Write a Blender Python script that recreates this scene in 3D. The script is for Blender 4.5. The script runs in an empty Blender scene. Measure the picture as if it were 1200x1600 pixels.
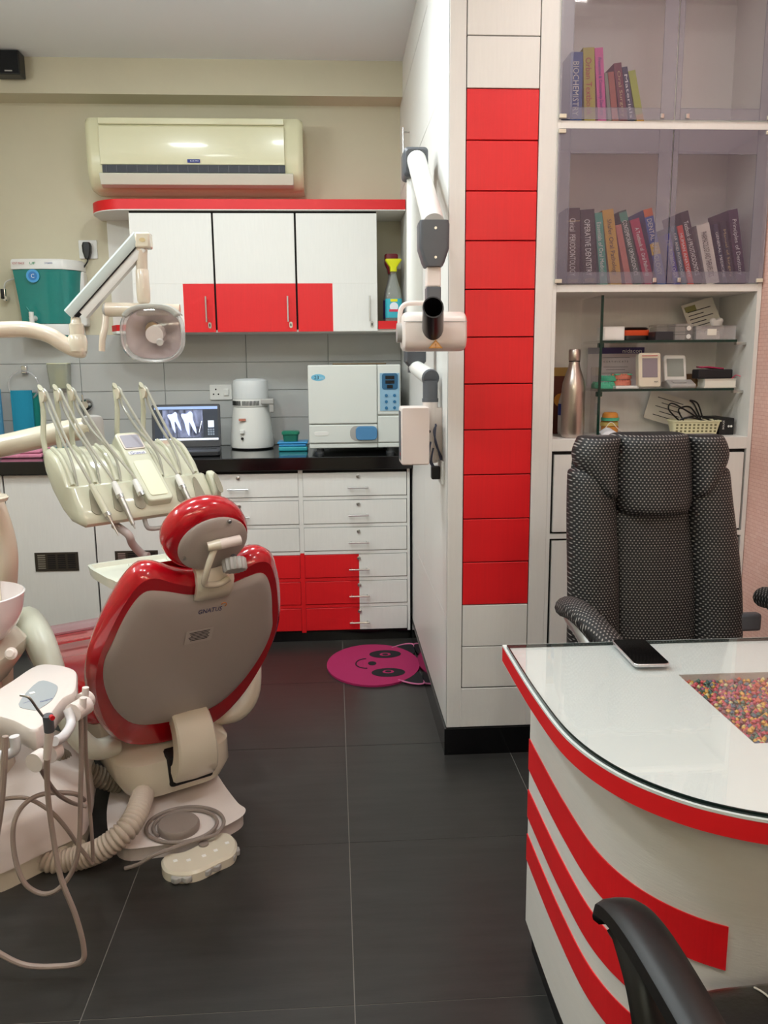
import bpy, bmesh, math, random
from mathutils import Vector, Matrix
random.seed(7)
S = bpy.context.scene
COL = S.collection
pi = math.pi
def V(*a): return Vector(a[0]) if len(a) == 1 else Vector(a)

# ------------------------------------------------------------------ camera, world, lights
yaw, pit, rol = math.radians(3.39), math.radians(10.24), math.radians(0.51)
fwd = V(math.sin(yaw)*math.cos(pit), math.cos(yaw)*math.cos(pit), -math.sin(pit))
rt0 = V(math.cos(yaw), -math.sin(yaw), 0)
up0 = rt0.cross(fwd)
crt = math.cos(rol)*rt0 - math.sin(rol)*up0
cup = math.cos(rol)*up0 + math.sin(rol)*rt0
cd = bpy.data.cameras.new('camera')
cd.sensor_fit = 'VERTICAL'; cd.sensor_height = 36; cd.lens = 1290/1600*36
cd.clip_start = 0.02
cam = bpy.data.objects.new('camera', cd); COL.objects.link(cam)
mw = Matrix.Identity(4)
for i in range(3):
    mw[i][0], mw[i][1], mw[i][2] = crt[i], cup[i], -fwd[i]
mw.translation = (0, 0, 1.37)
cam.matrix_world = mw
S.camera = cam
S.view_settings.view_transform = 'Standard'
S.view_settings.look = 'None'
S.view_settings.gamma = 1
S.view_settings.use_curve_mapping = False
S.view_settings.exposure = -0.12
w = bpy.data.worlds.new('world'); S.world = w; w.use_nodes = True
w.node_tree.nodes['Background'].inputs[0].default_value = (0.5, 0.52, 0.55, 1)
w.node_tree.nodes['Background'].inputs[1].default_value = 0.05
CEIL = 2.85
def panel_light(x, y, sx, sy, watt, col):
    l = bpy.data.lights.new('ceiling_or_fill_lamp', 'AREA'); l.shape = 'RECTANGLE'
    l.size = sx; l.size_y = sy; l.energy = watt; l.color = col
    o = bpy.data.objects.new('ceiling_or_fill_lamp', l); COL.objects.link(o)
    o.location = (x, y, CEIL-0.035)
    return o
COOL = (0.90, 0.98, 1.0); WARM = (1.0, 0.95, 0.92)
LAMPS = [(-0.95, 2.75, COOL, 16), (-0.25, 2.95, COOL, 16), (-0.95, 1.2, COOL, 14), (-0.25, 1.0, COOL, 12), (0.95, 1.9, WARM, 9), (0.95, 0.1, WARM, 11)]
for lx, ly, lc, lw in LAMPS:
    panel_light(lx, ly, 0.22, 0.22, lw, lc)
def fill_tube(loc, rot, watt, col):  # unseen wall tubes, added to lift the ceiling and fill from the front
    o = panel_light(0, 0, 1.2, 0.05, watt, col); o.location = loc; o.rotation_euler = rot
fill_tube((-2.06, 2.2, 2.45), (pi/2, 0, -pi/2), 22, COOL)
fill_tube((-0.6, -1.45, 2.4), (pi/2, 0, pi), 26, COOL)
fill_tube((0.85, -1.45, 2.4), (pi/2, 0, pi), 22, WARM)

# ------------------------------------------------------------------ materials
def lin(h):
    c = [int(h[i:i+2], 16)/255 for i in (0, 2, 4)]
    return tuple(v/12.92 if v <= .04045 else ((v+.055)/1.055)**2.4 for v in c)
MATS = {}
def mat(name, hx, rough=.5, metal=0, trans=0, ior=1.45, coat=0, var=0, vscale=8, stretch=(1, 1, 1), bump=0, bscale=60, emit=0, spec=.5, alpha=1):
    if name in MATS: return MATS[name]
    m = bpy.data.materials.new(name); m.use_nodes = True
    nt = m.node_tree; b = nt.nodes['Principled BSDF']
    c = lin(hx)
    b.inputs['Base Color'].default_value = (*c, 1)
    b.inputs['Roughness'].default_value = rough
    b.inputs['Metallic'].default_value = metal
    b.inputs['Transmission Weight'].default_value = trans
    b.inputs['IOR'].default_value = ior
    b.inputs['Coat Weight'].default_value = coat
    b.inputs['Coat Roughness'].default_value = .08
    b.inputs['Specular IOR Level'].default_value = spec
    b.inputs['Alpha'].default_value = alpha
    if emit:
        b.inputs['Emission Color'].default_value = (*c, 1); b.inputs['Emission Strength'].default_value = emit
    if var or bump:
        tc = nt.nodes.new('ShaderNodeTexCoord'); mp = nt.nodes.new('ShaderNodeMapping')
        mp.inputs['Scale'].default_value = stretch
        nt.links.new(tc.outputs['Object'], mp.inputs['Vector'])
    if var:
        n = nt.nodes.new('ShaderNodeTexNoise'); n.inputs['Scale'].default_value = vscale; n.inputs['Detail'].default_value = 6
        n.inputs['Roughness'].default_value = .65
        nt.links.new(mp.outputs[0], n.inputs['Vector'])
        r = nt.nodes.new('ShaderNodeValToRGB')
        r.color_ramp.elements[0].position = .3; r.color_ramp.elements[1].position = .72
        r.color_ramp.elements[0].color = (*[v*(1-var) for v in c], 1)
        r.color_ramp.elements[1].color = (*[min(1, v*(1+var*.6)) for v in c], 1)
        nt.links.new(n.outputs[0], r.inputs[0]); nt.links.new(r.outputs[0], b.inputs['Base Color'])
    if bump:
        n2 = nt.nodes.new('ShaderNodeTexNoise'); n2.inputs['Scale'].default_value = bscale; n2.inputs['Detail'].default_value = 4
        nt.links.new(mp.outputs[0], n2.inputs['Vector'])
        bp = nt.nodes.new('ShaderNodeBump'); bp.inputs['Strength'].default_value = bump; bp.inputs['Distance'].default_value = .002
        nt.links.new(n2.outputs[0], bp.inputs['Height']); nt.links.new(bp.outputs[0], b.inputs['Normal'])
    MATS[name] = m
    return m
def clear_mat(name, hx, tint=.15, rough=.03, gloss=.12):
    """thin sheet: mostly see-through, part coloured film, part mirror by angle"""
    if name in MATS: return MATS[name]
    m = bpy.data.materials.new(name); m.use_nodes = True
    nt = m.node_tree; nt.nodes.clear(); N = nt.nodes.new; L = nt.links.new
    out = N('ShaderNodeOutputMaterial'); tr = N('ShaderNodeBsdfTransparent'); df = N('ShaderNodeBsdfPrincipled')
    df.inputs['Base Color'].default_value = (*lin(hx), 1); df.inputs['Roughness'].default_value = .45
    gl = N('ShaderNodeBsdfGlossy'); gl.inputs['Roughness'].default_value = rough
    mx = N('ShaderNodeMixShader'); mx.inputs[0].default_value = tint
    L(tr.outputs[0], mx.inputs[1]); L(df.outputs[0], mx.inputs[2])
    lw = N('ShaderNodeLayerWeight')
    pw = N('ShaderNodeMath'); pw.operation = 'POWER'; pw.inputs[1].default_value = 4; L(lw.outputs['Facing'], pw.inputs[0])
    mu = N('ShaderNodeMath'); mu.operation = 'MULTIPLY_ADD'; mu.inputs[1].default_value = .8; mu.inputs[2].default_value = gloss*.35; mu.use_clamp = True
    L(pw.outputs[0], mu.inputs[0])
    m2 = N('ShaderNodeMixShader'); L(mu.outputs[0], m2.inputs[0]); L(mx.outputs[0], m2.inputs[1]); L(gl.outputs[0], m2.inputs[2])
    L(m2.outputs[0], out.inputs[0])
    MATS[name] = m
    return m
lam_white = mat('white_laminate', 'e9e7e2', .38, var=.025, vscale=6, stretch=(20, 20, 1.5), bump=.12, bscale=30)
lam_red = mat('red_laminate', 'dc1820', .42, var=.05, vscale=5, stretch=(40, 40, 1), bump=.1, bscale=25)
red_edge = mat('red_edging', 'd8181f', .45)
dark_gap = mat('dark_gap', '120d0c', .8)
granite = mat('black_granite', '0b0b0d', .12, var=.3, vscale=60, coat=.3)
plaster = mat('cream_plaster', 'd2cbb3', .85, var=.04, vscale=2.2, bump=.06, bscale=90)
ceil_m = mat('ceiling_paint', 'eef2f4', .9)
tile_m = mat('grey_glazed_tile', 'bcbdbb', .12, var=.03, vscale=3, coat=.3)
grout_m = mat('grout', 'a3a4a0', .9)
floor_m = mat('charcoal_floor_tile', '2f2e2c', .34, var=.28, vscale=3, stretch=(1.2, 9, 1), bump=.05, bscale=40)
floor_g = mat('floor_grout', '77736c', .9)
steel = mat('brushed_steel', 'c3c1bd', .28, 1)
chrome = mat('chrome', 'dcdcdc', .1, 1)
cream = mat('cream_enamel', 'dcd3bf', .22, coat=.5)
cream2 = mat('delivery_cream', 'c8c7b1', .22, coat=.5)
offw = mat('white_plastic', 'e3e2dd', .32)
pinkw = mat('warm_white_plastic', 'e6dad3', .3)
greyp = mat('grey_plastic', '54565b', .45)
lgrey = mat('light_grey_plastic', 'a9a6a2', .4)
black = mat('black_plastic', '0e0e0f', .4)
blackg = mat('black_gloss', '0a0a0b', .08, coat=.5)
redv = mat('red_vinyl', 'b00b1a', .2, coat=.6, bump=.03, bscale=200)
shell_m = mat('grey_chair_shell', 'b3a9a3', .3, bump=.05, bscale=300)
paper = mat('paper', 'e9e4d8', .8)
blue = mat('blue_plastic', '2f79b5', .4)
red_p = mat('red_plastic', 'c01822', .35)

# ------------------------------------------------------------------ mesh helpers
class G:
    def __init__(s): s.v = []; s.f = []
    def add(s, vs, fs):
        o = len(s.v); s.v += [tuple(q) for q in vs]; s.f += [tuple(i+o for i in f) for f in fs]; return s
    def box(s, c, d, R=None):
        x, y, z = d[0]/2, d[1]/2, d[2]/2
        vs = [V(a*x, b*y, e*z) for a in (-1, 1) for b in (-1, 1) for e in (-1, 1)]
        if R is not None: vs = [R @ q for q in vs]
        c = V(c); vs = [q+c for q in vs]
        return s.add(vs, [(0, 1, 3, 2), (4, 6, 7, 5), (0, 4, 5, 1), (2, 3, 7, 6), (0, 2, 6, 4), (1, 5, 7, 3)])
    def bb(s, x0, x1, y0, y1, z0, z1): return s.box(((x0+x1)/2, (y0+y1)/2, (z0+z1)/2), (x1-x0, y1-y0, z1-z0))
    def loft(s, rings, cap0=True, cap1=True, closed=True):
        n = len(rings[0]); vs = [q for r in rings for q in r]; fs = []
        for k in range(len(rings)-1):
            for i in range(n if closed else n-1):
                j = (i+1) % n
                fs.append((k*n+i, k*n+j, (k+1)*n+j, (k+1)*n+i))
        if cap0: fs.append(tuple(range(n-1, -1, -1)))
        if cap1: fs.append(tuple(range((len(rings)-1)*n, len(rings)*n)))
        return s.add(vs, fs)
    def tube(s, pts, r, n=10, caps=True, flat=None):
        pts = [V(p) for p in pts]; rings = []; t0 = None; nx = None
        for i, p in enumerate(pts):
            t = (pts[min(i+1, len(pts)-1)]-pts[max(i-1, 0)])
            if t.length < 1e-9: t = V(0, 0, 1)
            t.normalize()
            if nx is None:
                a = V(0, 0, 1) if abs(t.z) < .9 else V(1, 0, 0)
                nx = a.cross(t).normalized()
            else:
                nx = (nx - t*nx.dot(t)).normalized()
            ny = t.cross(nx)
            rr = r[i] if isinstance(r, (list, tuple)) else r
            fl = flat if flat else 1
            rings.append([p + nx*(math.cos(2*pi*k/n)*rr) + ny*(math.sin(2*pi*k/n)*rr*fl) for k in range(n)])
        return s.loft(rings, caps, caps)
    def cyl(s, a, b, r, r2=None, n=20): return s.tube([a, b], [r, r if r2 is None else r2], n)
    def lathe(s, prof, c=(0, 0, 0), n=24, R=None, caps=True):
        rings = []
        for (r, z) in prof:
            ring = [V(r*math.cos(2*pi*k/n), r*math.sin(2*pi*k/n), z) for k in range(n)]
            if R is not None: ring = [R @ q for q in ring]
            rings.append([q+V(c) for q in ring])
        return s.loft(rings, caps, caps)
    def prism(s, poly, z0, z1, M=None):
        a = [V(x, y, z0) for x, y in poly]; b = [V(x, y, z1) for x, y in poly]
        if M is not None: a = [M @ q for q in a]; b = [M @ q for q in b]
        return s.loft([a, b])
    def ell(s, c, r, n=16, m=10, R=None):
        prof = []
        vs = []
        for j in range(m+1):
            t = -pi/2+pi*j/m
            vs.append([V(r[0]*math.cos(t)*math.cos(2*pi*k/n), r[1]*math.cos(t)*math.sin(2*pi*k/n), r[2]*math.sin(t)) for k in range(n)])
        if R is not None: vs = [[R @ q for q in ring] for ring in vs]
        return s.loft([[q+V(c) for q in ring] for ring in vs])
    def xf(s, M):
        s.v = [tuple(M @ V(q)) for q in s.v]; return s
def cr(pts, k=6, closed=False):
    """smooth curve through points"""
    P = [V(p) if len(p) == 3 else V(p[0], p[1], 0) for p in pts]; n = len(P); out = []
    for i in range(n if closed else n-1):
        p0, p1, p2, p3 = (P[(i-1) % n], P[i], P[(i+1) % n], P[(i+2) % n]) if closed else (P[max(i-1, 0)], P[i], P[i+1], P[min(i+2, n-1)])
        for j in range(k):
            t = j/k
            out.append(.5*((2*p1)+(p2-p0)*t+(2*p0-5*p1+4*p2-p3)*t*t+(3*p1-p0-3*p2+p3)*t**3))
    if not closed: out.append(P[-1])
    return out
def c2(pts, k=6, closed=True): return [(q.x, q.y) for q in cr(pts, k, closed)]
def offset(poly, d):
    """shrink a counter-clockwise outline by d"""
    n = len(poly); out = []
    for i in range(n):
        a, b = V(*poly[i-1], 0), V(*poly[(i+1) % n], 0)
        t = (b-a).normalized(); out.append((poly[i][0]-t.y*d, poly[i][1]+t.x*d))
    return out
def rrect(w, h, r, n=5, cx=0, cy=0):
    out = []
    for sx, sy, a in ((1, -1, -pi/2), (1, 1, 0), (-1, 1, pi/2), (-1, -1, pi)):
        for k in range(n+1):
            t = a+pi/2*k/n
            out.append((cx+sx*(w/2-r)+r*math.cos(t), cy+sy*(h/2-r)+r*math.sin(t)))
    return out
def rotz(a): return Matrix.Rotation(math.radians(a), 3, 'Z')
def frame(o, x, y):
    """4x4 from origin, x axis, y axis (z = x cross y)"""
    x = V(x).normalized(); y = V(y); y = (y-x*y.dot(x)).normalized(); z = x.cross(y); o = V(o)
    return Matrix(((x.x, y.x, z.x, o.x), (x.y, y.y, z.y, o.y), (x.z, y.z, z.z, o.z), (0, 0, 0, 1)))
WM = {}
def link(o, parent):
    COL.objects.link(o)
    if parent is not None:
        o.parent = parent
        o.matrix_parent_inverse = WM.get(parent.name, Matrix.Identity(4)).inverted()
    return o
def obj(name, g, m, parent=None, smooth=True, bevel=0, seg=2, sub=0, local=False, kind=None):
    me = bpy.data.meshes.new(name)
    me.from_pydata(g.v, [], g.f)
    bm = bmesh.new(); bm.from_mesh(me); bmesh.ops.recalc_face_normals(bm, faces=bm.faces); bm.to_mesh(me); bm.free()
    for mm in (m if isinstance(m, list) else [m]): me.materials.append(mm)
    if smooth:
        me.polygons.foreach_set('use_smooth', [True]*len(me.polygons))
        if not sub: me.set_sharp_from_angle(angle=math.radians(40))
    o = bpy.data.objects.new(name, me)
    if bevel:
        b = o.modifiers.new('bevel', 'BEVEL'); b.width = bevel; b.segments = seg; b.limit_method = 'ANGLE'; b.angle_limit = math.radians(40)
    if sub:
        b = o.modifiers.new('sub', 'SUBSURF'); b.levels = sub; b.render_levels = sub
    COL.objects.link(o)
    if parent is not None:
        o.parent = parent
        if not local: o.matrix_parent_inverse = WM.get(parent.name, Matrix.Identity(4)).inverted()
    if kind: o['kind'] = kind
    return o
def tag(o, label, cat, group=None):
    o['label'] = label; o['category'] = cat
    if group: o['group'] = group
    return o
def thing(name, label, cat, loc=(0, 0, 0), rz=0, group=None):
    o = bpy.data.objects.new(name, None); COL.objects.link(o); o.empty_display_size = .05
    o.location = loc; o.rotation_euler = (0, 0, math.radians(rz))
    WM[o.name] = Matrix.Translation(V(loc)) @ Matrix.Rotation(math.radians(rz), 4, 'Z')
    return tag(o, label, cat, group)
def text(s, M, w, m, parent=None, h=None, name='lettering', depth=.0004, local=False):
    """flat printed words, fitted to width w (and height h), centred on M's origin, facing M's z"""
    c = bpy.data.curves.new(name, 'FONT'); c.body = s; c.align_x = 'CENTER'; c.align_y = 'CENTER'; c.size = 1; c.resolution_u = 2
    t = bpy.data.objects.new('tmp', c); COL.objects.link(t)
    bpy.context.view_layer.update()
    me = bpy.data.meshes.new_from_object(t.evaluated_get(bpy.context.evaluated_depsgraph_get()))
    bpy.data.objects.remove(t); bpy.data.curves.remove(c)
    xs = [v.co.x for v in me.vertices]; ys = [v.co.y for v in me.vertices]
    sx = w/max(1e-6, max(xs)-min(xs)); sy = h/max(1e-6, max(ys)-min(ys)) if h else sx
    cx, cy = (max(xs)+min(xs))/2, (max(ys)+min(ys))/2
    for v in me.vertices: v.co = M @ V((v.co.x-cx)*sx, (v.co.y-cy)*sy, depth)
    me.materials.append(m); me.name = name
    o = bpy.data.objects.new(name, me); COL.objects.link(o)
    if parent is not None:
        o.parent = parent
        if not local: o.matrix_parent_inverse = WM.get(parent.name, Matrix.Identity(4)).inverted()
    return o
def share(src, loc, parent, name=None):
    o = src.copy(); COL.objects.link(o); o.location = loc; o.parent = parent
    o.matrix_parent_inverse = src.matrix_parent_inverse.copy()
    return o
def facing(c, right=(1, 0, 0), up=(0, 0, 1)): return frame(c, right, up)
ink = mat('dark_ink', '1b1b20', .6); ink_w = mat('white_ink', 'ecebe6', .6); ink_b = mat('blue_ink', '1d2f86', .5)
ink_g = mat('gold_ink', 'c9b27a', .6); ink_r = mat('red_ink', 'b02a30', .6)

# ================================================================== the room
XL, XR, YB, YF, XP, YP = -2.1, 1.412, 4.6, -1.5, 0.375, 2.717
def struct(name, g, m, **k):
    o = obj(name, g, m, smooth=False, **k); o['kind'] = 'structure'; return o
fl = struct('floor', G().bb(XL-.1, XR+.1, YF-.1, YB+.1, -.08, -.0012), floor_g)
tw, td = .583, .617
tile = None
for i in range(-4, 3):
    for j in range(-3, 5):
        x0, x1, y0, y1 = .02+tw*i, .02+tw*(i+1), 2.19+td*(j-1), 2.19+td*j
        x0, x1, y0, y1 = max(x0, XL), min(x1, XR), max(y0, YF), min(y1, YB)
        if x1-x0 < .02 or y1-y0 < .02: continue
        obj('floor_tile', G().bb(x0+.0012, x1-.0012, y0+.0012, y1-.0012, -.006, 0), floor_m, fl, smooth=False)
struct('ceiling', G().bb(XL-.1, XR+.1, YF-.1, YB+.1, CEIL, CEIL+.1), ceil_m)
wb = struct('wall_back', G().bb(XL-.1, XR+.1, YB, YB+.1, -.08, CEIL), plaster)
struct('wall_left', G().bb(XL-.1, XL, YF, YB, -.08, CEIL), plaster)
wallpaper = mat('pink_wallpaper', 'e0b5a8', .8)
nt = wallpaper.node_tree
br = nt.nodes.new('ShaderNodeTexBrick'); tc = nt.nodes.new('ShaderNodeTexCoord'); mp = nt.nodes.new('ShaderNodeMapping')
mp.inputs['Rotation'].default_value = (0, pi/2, pi/2)
nt.links.new(tc.outputs['Object'], mp.inputs[0]); nt.links.new(mp.outputs[0], br.inputs[0])
br.inputs['Color1'].default_value = (*lin('e3bbae'), 1); br.inputs['Color2'].default_value = (*lin('deb1a3'), 1); br.inputs['Mortar'].default_value = (*lin('c9958a'), 1)
br.inputs['Scale'].default_value = 20; br.inputs['Mortar Size'].default_value = .012
nt.links.new(br.outputs[0], nt.nodes['Principled BSDF'].inputs['Base Color'])
struct('wall_right', G().bb(XR, XR+.1, YF, YB, -.08, CEIL), wallpaper)
struct('wall_front', G().bb(XL-.1, XR+.1, YF-.1, YF, -.08, CEIL), plaster)
struct('ceiling_beam', G().bb(XL, XP, 4.44, YB, 2.685, CEIL), plaster)
# glazed wall tiles behind the counter
tg = struct('trim_1', G().bb(XL, XP, YB-.004, YB, .92, 1.53), grout_m)
for r in range(4):
    for k in range(-2, 5):
        x0 = -1.355+.443*k - .443; x1 = x0+.443
        x0, x1 = max(x0, XL), min(x1, XP)
        if x1-x0 < .02: continue
        obj('wall_tile', G().bb(x0+.0015, x1-.0015, YB-.011, YB-.003, 1.53-.15*(r+1)+.0012, 1.53-.15*r-.0012), tile_m, tg, smooth=False, bevel=.0012, seg=1)
# partition clad in laminate, carrying the striped column and backing the bookcase
pt = struct('wall_partition', G().prism([(XP+.012, YP+.012), (.712, YP+.012), (.712, 3.005), (XR, 3.005), (XR, YB), (XP+.012, YB)], 0, CEIL), dark_gap)
def pbox(nm, *a, m=lam_white): return obj(nm, G().bb(*a), m, pt, smooth=False, bevel=.0012, seg=1)
FY = (YP, YP+.0115)
pbox('corner_post', XP, .4265, *FY, .1, CEIL)
pbox('edge_post', .6575, .714, *FY, .1, CEIL)
pbox('rail', .4265, .6575, *FY, .1, .243)
ph = (2.352-.246)/14
for k in range(17):
    z0 = .246+ph*k; z1 = min(z0+ph, CEIL)
    pbox('panel', .4295, .6545, *FY, z0+.0016, z1-.0016, m=lam_red if 2 <= k <= 12 else lam_white)
SX = (XP, XP+.0115)
def sbox(nm, y0, y1, z0, z1): return obj(nm, G().bb(*SX, y0+.001, y1-.001, z0+.001, z1-.001), lam_white, pt, smooth=False)
sbox('side_panel', YP, YB, .1, .5)
sbox('side_panel', YP, 3.42, .5, 2.248); sbox('side_panel', 3.42, 4.0, .5, 2.248); sbox('side_panel', 4.0, YB, .5, 2.248)
sbox('side_panel', YP, 3.335, 2.248, CEIL)
ld = sbox('loft_door', 3.335, YB, 2.25, 2.672); sbox('side_panel', 3.335, YB, 2.674, CEIL)
g = G(); g.cyl((XP-.03, 4.06, 2.29), (XP-.03, 4.06, 2.44), .005, n=8)
for z in (2.31, 2.42): g.cyl((XP, 4.06, z), (XP-.03, 4.06, z), .004, n=8)
h = obj('handle', g, steel, ld); 
bs = struct('baseboard_partition', G().prism([(XP-.008, YP-.008), (.9, YP-.008), (.9, YP), (XP, YP), (XP, 3.99), (XP-.008, 3.99)], 0, .098), granite)
# ------------------------------------------------------------------ back counter
CY = 3.965   # cabinet face
ct = tag(obj('countertop', G().bb(XL, XP-.004, CY-.035, YB-.012, .868, .93), granite, smooth=False, bevel=.003), 'polished black granite counter slab running under the tiled back wall', 'counter')
xa, xb_, xc, xd = (-1.564, 3.957, 0.812)[0], (-1.156, 3.957, 0.603)[0], (-0.762, 3.957, 0.655)[0], .365
def bar_handle(p, L, parent, vert=False, m=steel):
    g = G(); d = V(0, 0, L/2) if vert else V(L/2, 0, 0); c = V(p)
    g.cyl(c-d, c+d, .0045, n=8)
    for t in (-.75, .75): g.cyl(c+d*t, c+d*t+V(0, .027, 0), .0035, n=8)
    return obj('handle', g, m, parent)
def lock(p, parent, r=.009):
    return obj('lock', G().lathe([(r, 0), (r, .006), (r*.55, .0075), (r*.5, .004)], p, 14, Matrix.Rotation(pi/2, 3, 'X')), steel, parent)
# drawers
dc = thing('drawer_cabinet', 'white drawer cabinet with two columns of drawers and red lower corner', 'cabinet', (-.15, CY+.2, 0))
obj('carcass', G().bb(xc+.004, xd-.004, CY+.004, YB-.012, .05, .866), dark_gap, dc, smooth=False)
obj('toe_kick', G().bb(xc+.004, xd-.004, CY+.012, CY+.03, 0, .05), granite, dc, smooth=False)
CX = (-0.168, 3.957, 0.787)[0]
cols = [(xc+.03, CX-.012), (CX+.012, .345)]
rows = [.05+(.862-.05)*k/6 for k in range(7)]
XRD = (0.109, 3.957, 0.4)[0]
def frame_piece(x0, x1, z0, z1, m): obj('face_frame', G().bb(x0, x1, CY-.006, CY+.006, z0, z1), m, dc, smooth=False)
frame_piece(xc+.004, xc+.027, .05, .866, lam_white)
frame_piece(.348, xd-.004, .05, .866, lam_white)
frame_piece(CX-.011, CX+.011, rows[3], .866, lam_white); frame_piece(CX-.011, CX+.011, .05, rows[3], lam_red)
for r in range(6):
    z0, z1 = rows[r]+.011, rows[r+1]-.011
    for ci, (x0, x1) in enumerate(cols):
        red = r < 3
        if r < 6:
            fz0, fz1 = rows[r+1]-.008, rows[r+1]+.008
            if r < 5:
                if ci == 0: frame_piece(x0-.002, x1+.002, fz0, fz1, lam_red if r < 2 else lam_white)
                else:
                    if r < 2: frame_piece(x0-.002, XRD, fz0, fz1, lam_red); frame_piece(XRD, x1+.002, fz0, fz1, lam_white)
                    else: frame_piece(x0-.002, x1+.002, fz0, fz1, lam_white)
        if red and ci == 1:
            d = obj('drawer', G().bb(XRD, x1, CY-.009, CY+.01, z0, z1), lam_white, dc, smooth=False, bevel=.001, seg=1)
            obj('red_panel', G().bb(x0, XRD, CY-.009, CY+.01, z0, z1), lam_red, d, smooth=False, bevel=.001, seg=1)
        else:
            d = obj('drawer', G().bb(x0, x1, CY-.009, CY+.01, z0, z1), lam_red if red else lam_white, dc, smooth=False, bevel=.001, seg=1)
        hx = XRD if ci == 1 else (-0.465, 3.95, 0.803)[0]
        bar_handle((hx, CY-.035, z0+.042), .1, d)
        lock((hx, CY-.009, z0+.095), d)
# base cabinet with two vented doors
bc = thing('base_cabinet', 'white base cabinet with two plain doors and small dark vent grilles', 'cabinet', (-1.2, CY+.2, 0))
obj('carcass', G().bb(XL+.01, xc, CY+.006, YB-.012, .05, .866), dark_gap, bc, smooth=False)
obj('toe_kick', G().bb(XL+.01, xc, CY+.014, CY+.03, 0, .05), granite, bc, smooth=False)
vent_m = mat('grille_bronze', '4b443c', .4, .6)
for k, (x0, x1) in enumerate(((XL+.012, xa-.004), (xa+.004, xb_-.004), (xb_+.004, xc-.006))):
    d = obj('door', G().bb(x0, x1, CY-.008, CY+.008, .055, .862), lam_white, bc, smooth=False, bevel=.001, seg=1)
    if k:
        vx0 = ((-1.447, 3.957, 0.446)[0], (-1.068, 3.957, 0.46)[0])[k-1]; vz0, vz1 = (-1.345, 3.957, 0.396)[2], (-1.338, 3.957, 0.488)[2]
        vg = obj('vent_grille', G().bb(vx0, vx0+.205, CY-.011, CY-.008, vz0, vz1), vent_m, d, smooth=False)
        for c in range(4):
            for r in range(7):
                obj('slot', G().bb(vx0+.014+c*.047, vx0+.05+c*.047, CY-.0125, CY-.0108, vz0+.013+r*.0105, vz0+.019+r*.0105), dark_gap if c else steel, vg, smooth=False)
bar_handle((xa-.05, CY-.035, .78), .1, [c for c in bc.children if c.name.startswith('door')][0], vert=True)

# ------------------------------------------------------------------ wall cabinet
UY, UZ0, UZ1 = 4.3, 1.53, 2.112
wc = thing('wall_cabinet', 'white and red wall cabinet with three doors below the air conditioner', 'cabinet', (-.35, 4.45, UZ0))
ux = [-.972, -.545, -.121, .228]
ux = [(-0.986, 4.3, 1.9)[0], (-0.58, 4.3, 1.899)[0], (-0.175, 4.3, 1.899)[0], (0.231, 4.3, 1.898)[0]]
obj('carcass', G().bb(ux[0], ux[3], UY+.0095, YB-.001, UZ0+.012, UZ1), lam_white, wc, smooth=False)
obj('door_gap_shade', G().bb(ux[0]+.002, ux[3]-.002, UY+.0075, UY+.0095, UZ0+.012, UZ1), dark_gap, wc, smooth=False)  # near-black sheet, paints the shade seen between the doors
end = [(XP-.002, YB-.001), (-1.19, YB-.001)] + [(-1.0-.19*math.cos(t), UY+.165-.19*math.sin(t)) for t in [pi/2*k/10 for k in range(11)]] + [(XP-.002, UY-.025)]
obj('top_board', G().prism(end, UZ1+.004, UZ1+.052), red_edge, wc, smooth=True, bevel=.001, seg=1)
obj('soffit', G().prism(offset(end[::-1], .004)[::-1] if False else end, UZ1, UZ1+.004), lam_white, wc, smooth=False)
obj('bottom_board', G().prism([(XP-.002, YB-.001), (-1.13, YB-.001), (-1.13, UY+.12), (-1.09, UY+.05), (-1.0, UY+.01), (XP-.002, UY+.01)], UZ0-.003, UZ0+.01), lam_white, wc, smooth=False)
obj('corner_shelf', G().prism([(ux[0], YB-.014), (-1.13, YB-.014), (-1.13, UY+.12), (-1.09, UY+.05), (-1.0, UY+.005), (ux[0], UY+.0)], UZ0+.01, UZ0+.04), red_edge, wc, smooth=False)
obj('shelf_edge', G().bb(ux[3]+.003, XP-.003, UY-.004, UY+.02, UZ0+.01, UZ0+.05), red_edge, wc, smooth=False)
obj('niche_floor', G().bb(ux[3]+.003, XP-.003, UY+.02, YB-.014, UZ0+.01, UZ0+.047), lam_white, wc, smooth=False)
obj('end_backing', G().bb((-1.164, 4.585, 1.935)[0], ux[0], YB-.016, YB-.001, UZ0+.04, UZ1), lam_white, wc, smooth=False)
RZ = (-0.376, 4.29, 1.765)[2]
for k in range(3):
    x0, x1 = ux[k]+(.003 if k == 0 else .005), ux[k+1]-(.005 if k < 2 else .001)
    rx = [(-.722, x1), (x0, x1), (x0, .012)][k]
    rx = [((-0.738, 4.29, 1.652)[0], x1), (x0, x1), (x0, (0.005, 4.29, 1.649)[0])][k]
    d = obj('door', G().bb(x0, x1, UY-.008, UY+.007, RZ, UZ1-.011), lam_white, wc, smooth=False, bevel=.001, seg=1)
    obj('red_panel', G().bb(rx[0], rx[1], UY-.008, UY+.007, UZ0, RZ), lam_red, d, smooth=False)
    if rx[0] > x0: obj('white_panel', G().bb(x0, rx[0], UY-.008, UY+.007, UZ0, RZ), lam_white, d, smooth=False)
    if rx[1] < x1: obj('white_panel', G().bb(rx[1], x1, UY-.008, UY+.007, UZ0, RZ), lam_white, d, smooth=False)
    bar_handle((x1-.04, UY-.034, UZ0+.11), .125, d, vert=True)
    obj('lock', G().prism(c2(rrect(.016, .03, .0075), 1), 0, .004, facing((x1-.028, UY-.008, UZ0+.033))), steel, d)
    obj('keyhole', G().prism(c2(rrect(.006, .014, .0028), 1), .0035, .005, facing((x1-.028, UY-.008, UZ0+.033))), black, d)

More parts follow.
